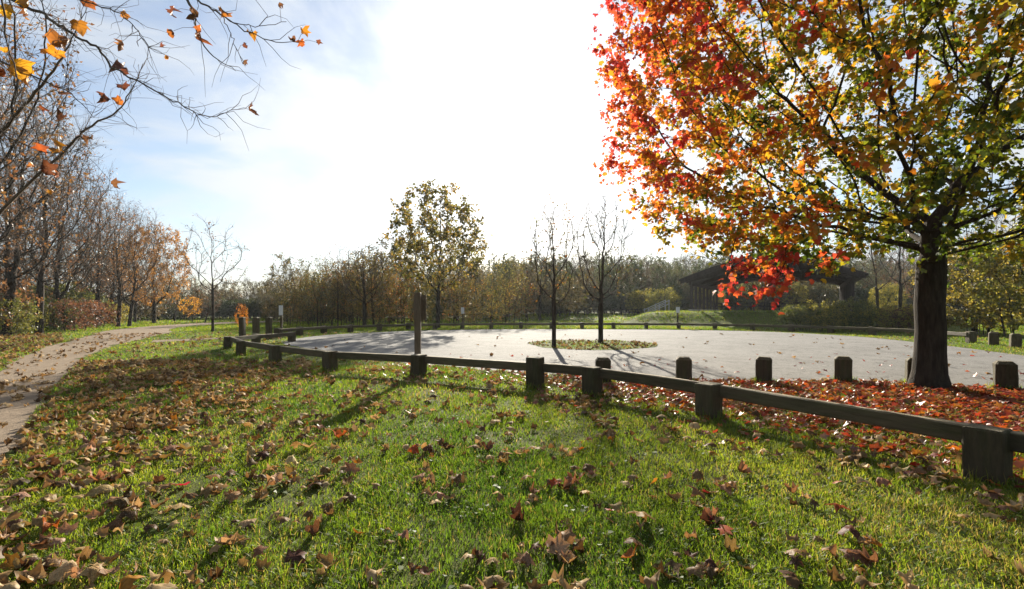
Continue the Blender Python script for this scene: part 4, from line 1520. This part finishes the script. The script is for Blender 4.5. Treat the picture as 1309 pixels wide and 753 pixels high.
def brown_density(x, y):
    left = smooth(0.6, -3.2, x + 0.25 * (y - 2.5)) if False else 1 - smooth(-3.6, 0.2, x + 0.42 * (y - 2.4))
    cl = np.clip(0.32 + 0.9 * fnoise(x, y, 1.5), 0, 1.6)
    d = 3 + 19.0 * cl + 24 * cl ** 3 + 130 * left ** 1.4 * (0.4 + 0.75 * cl)
    p = in_poly(x, y, PATH)
    edge = np.exp(-np.abs(y - 6) / 6)
    d = np.where(p, 7 + 22 * np.clip(fnoise(x, y, 0.5), 0, 1), d)
    beyond = (~p) & (x < -0.98 * y + 0.5) & (x < -6)
    d = np.where(beyond, 40, d)
    far = (y > 12) & ~beyond & ~p
    d = np.where(far, 5 * cl + 9 * np.exp(-np.abs(x + 12.5) / 3), d)
    d = np.where(in_poly(x, y, ROAD), 0.3 + 1.0 * np.clip(fnoise(x, y, 0.35), 0, 1), d)
    d = d * (1 - 0.35 * smooth(2.2, 4.5, x))
    d = np.where(in_poly(x, y, ISLAND), 30, d)
    return d


def red_density(x, y):
    dm = np.hypot(x - MX, (y - MY) * 1.1)
    d = 330 * (1 - smooth(3.6, 6.8, dm)) + 14 * (1 - smooth(6, 11, dm)) + 5 * (1 - smooth(9, 13, dm))
    # mostly on the road side of the rail fence
    P = np.array(near_posts[:6])
    side_ = np.zeros_like(x)
    fy = np.interp(x, P[::-1][:, 0], P[::-1][:, 1])
    front = y < fy
    d = np.where(front, d * 0.30 * (0.35 + 0.65 * smooth(-3, 0, y - fy)) + 0, d)
    edge_strip = (~front) & (x > 0.2) & (x < 12)
    d = np.where(edge_strip, np.maximum(d, 220 * smooth(0.0, 2.0, x)), d)
    strip_l = (~front) & (x <= 0.6) & (x > -3.0)
    d = np.where(strip_l, np.maximum(d, 34), d)
    rd = in_poly(x, y, ROAD)
    d = np.where(rd, 2.2 * (1 - smooth(0, 9, y - 8.0)) * (x > -2), d)
    return d


def sample(dfun, dmax, x0, x1, y0, y1, r):
    n = int((x1 - x0) * (y1 - y0) * dmax)
    x = r.uniform(x0, x1, n); y = r.uniform(y0, y1, n)
    ok = np.abs(x) < 1.13 * y + 0.2
    x, y = x[ok], y[ok]
    ok = r.random(len(x)) < dfun(x, y) / dmax
    return x[ok], y[ok]


def make_fallen():
    r = np.random.default_rng(91)
    # brown leaves
    xs, ys = [], []
    for y0, y1 in ((2.0, 6.0), (6.0, 12.0), (12.0, 26.0)):
        x, y = sample(brown_density, 260 if y1 < 20 else 60, -1.14 * y1, 1.14 * y1, y0, y1, r)
        if y0 >= 12:
            k = r.random(len(x)) < 0.55
            x, y = x[k], y[k]
        xs.append(x); ys.append(y)
    # small drifts of a few leaves caught together
    cx, cy_ = sample(lambda a, b: np.where(in_poly(a, b, ROAD), 0, 2.6 + 1.8 * fnoise(a, b, 0.8)), 7, -11, 10, 2.1, 10, r)
    for a, b in zip(cx, cy_):
        k = r.integers(2, 7)
        xs.append(a + r.normal(0, 0.085, k)); ys.append(b + r.normal(0, 0.07, k))
    x, y = np.concatenate(xs), np.concatenate(ys)
    n = len(x)
    S = (0.038 + 0.105 * r.beta(1.7, 3.0, n)) * np.where(y > 12, 1.25, 1.0)
    R = flat_rot(n, r, 0.24)
    onp = in_poly(x, y, PATH) | in_poly(x, y, ROAD)
    zoff = np.where(onp, 0.008, r.uniform(0.004, 0.042, n))
    kind = r.choice(5, n, p=[.30, .26, .19, .19, .06])
    shp = r.integers(0, 14, n)
    lowz = np.empty(n)
    for q in range(14):
        m = shp == q
        z = np.einsum('nj,kj->nk', R[m][:, 2, :], SHAPES[q][0])
        lowz[m] = z.min(1)
    Z = zoff - lowz * S * 0.8
    vis = (np.abs(x) < 1.075 * y) & (y > 2.22)
    # apparent size: the largest ones become objects of their own
    order = np.argsort(-(S / y) * vis)
    ind = order[:230]
    rest = np.setdiff1d(np.arange(n), ind)
    for i in ind:
        o = link('fallen_leaf', DRY_MESH[(int(shp[i]), int(kind[i]))])
        o.matrix_world = Matrix.Translation((x[i], y[i], Z[i])) @ Matrix(R[i].tolist()).to_4x4() @ Matrix.Scale(float(S[i]), 4)
        q = x[i] / y[i]
        zone = 'at lower left, by the earth path' if q < -0.55 else 'in the left half of the near lawn' if q < -0.1 else 'in the middle of the near lawn' if q < 0.4 else 'at lower right, before the rail fence'
        w = ['tan', 'mid-brown', 'pale buff', 'dark brown', 'orange-brown'][int(kind[i])]
        tag(o, 'curled %s fallen leaf %s' % (w, zone), 'leaf', '%s fallen leaves %s' % (w, zone))
    geo = Geo()
    for q in range(14):
        m = rest[shp[rest] == q]
        V, Fa = SHAPES[q]
        k = len(V)
        W = np.stack([x[m], y[m], Z[m]], 1)[:, None] + S[m][:, None, None] * np.einsum('nij,kj->nki', R[m], V)
        C = np.array(DRY)[kind[m]] * r.uniform(0.7, 1.3, (len(m), 1))
        Fi = (np.arange(len(m))[:, None, None] * k + Fa[None]).reshape(-1, 3)
        geo.add(W.reshape(-1, 3), [Fi], np.repeat(C, k, 0))
    print('brown leaves', n, 'verts', geo.n)
    tag(link('fallen_leaves', geo.mesh('fallen_leaves', M['dry_leaf'], True)), 'litter of dry brown leaves over the lawn and path', 'leaves', kind='stuff')
    # red maple leaves
    x, y = sample(red_density, 340, -4, 14, 2.0, 14.0, r)
    n = len(x)
    S = r.uniform(0.055, 0.10, n)
    R = flat_rot(n, r, 0.38)
    onp = in_poly(x, y, ROAD)
    Z = np.where(onp, 0.02, r.uniform(0.015, 0.055, n))
    kind = r.choice(5, n, p=[.30, .27, .16, .14, .13])
    shp = r.integers(0, 8, n)
    vis = (np.abs(x) < 1.075 * y) & (y > 2.22)
    order = np.argsort(-(S / y) * vis)
    ind = order[:70]
    rest = np.setdiff1d(np.arange(n), ind)
    words = ['red', 'orange-red', 'yellow-orange', 'dark crimson', 'dull brown']
    for i in ind:
        o = link('fallen_maple_leaf', RED_MESH[(int(shp[i]), int(kind[i]))])
        o.matrix_world = Matrix.Translation((x[i], y[i], Z[i])) @ Matrix(R[i].tolist()).to_4x4() @ Matrix.Scale(float(S[i]), 4)
        w = words[int(kind[i])]
        tag(o, 'small %s maple leaf lying in the foreground grass' % w, 'leaf', '%s maple leaves in the foreground grass' % w)
    geo = Geo()
    for q in range(8):
        m = rest[shp[rest] == q]
        V, Fa = MSH[q]
        k = len(V)
        W = np.stack([x[m], y[m], Z[m]], 1)[:, None] + S[m][:, None, None] * np.einsum('nij,kj->nki', R[m], V)
        C = np.array(RED)[kind[m]] * r.uniform(0.65, 1.25, (len(m), 1))
        Fi = (np.arange(len(m))[:, None, None] * k + Fa[None]).reshape(-1, 3)
        geo.add(W.reshape(-1, 3), [Fi], np.repeat(C, k, 0))
    print('red leaves', n, 'verts', geo.n)
    tag(link('fallen_maple_leaves', geo.mesh('fallen_maple_leaves', M['red_leaf'], False)), 'red and orange maple leaf litter under the maple', 'leaves', kind='stuff')


make_fallen()

# ------------------------------------------------------------------ haze
bm = bmesh.new()
bmesh.ops.create_cube(bm, size=1.0)
for v in bm.verts:
    v.co = Vector((v.co.x * 850, 270 + v.co.y * 670, 11.5 + v.co.z * 25))
me = bpy.data.meshes.new('haze')
bm.to_mesh(me); bm.free()
hm, HN, HL = new_mat('haze_air')
ho = HN.new('ShaderNodeOutputMaterial')
hv_ = HN.new('ShaderNodeVolumePrincipled')
hv_.inputs['Color'].default_value = (0.86, 0.93, 1.0, 1)
hv_.inputs['Density'].default_value = 0.00024
hv_.inputs['Anisotropy'].default_value = 0.35
HL.new(hv_.outputs[0], ho.inputs['Volume'])
me.materials.append(hm)
tag(link('haze', me), 'thin bright autumn haze in the air', 'haze', kind='stuff')

tot = 0
for me in bpy.data.meshes:
    me.calc_loop_triangles()
    tot += len(me.loop_triangles)
print('TRIANGLES', tot)
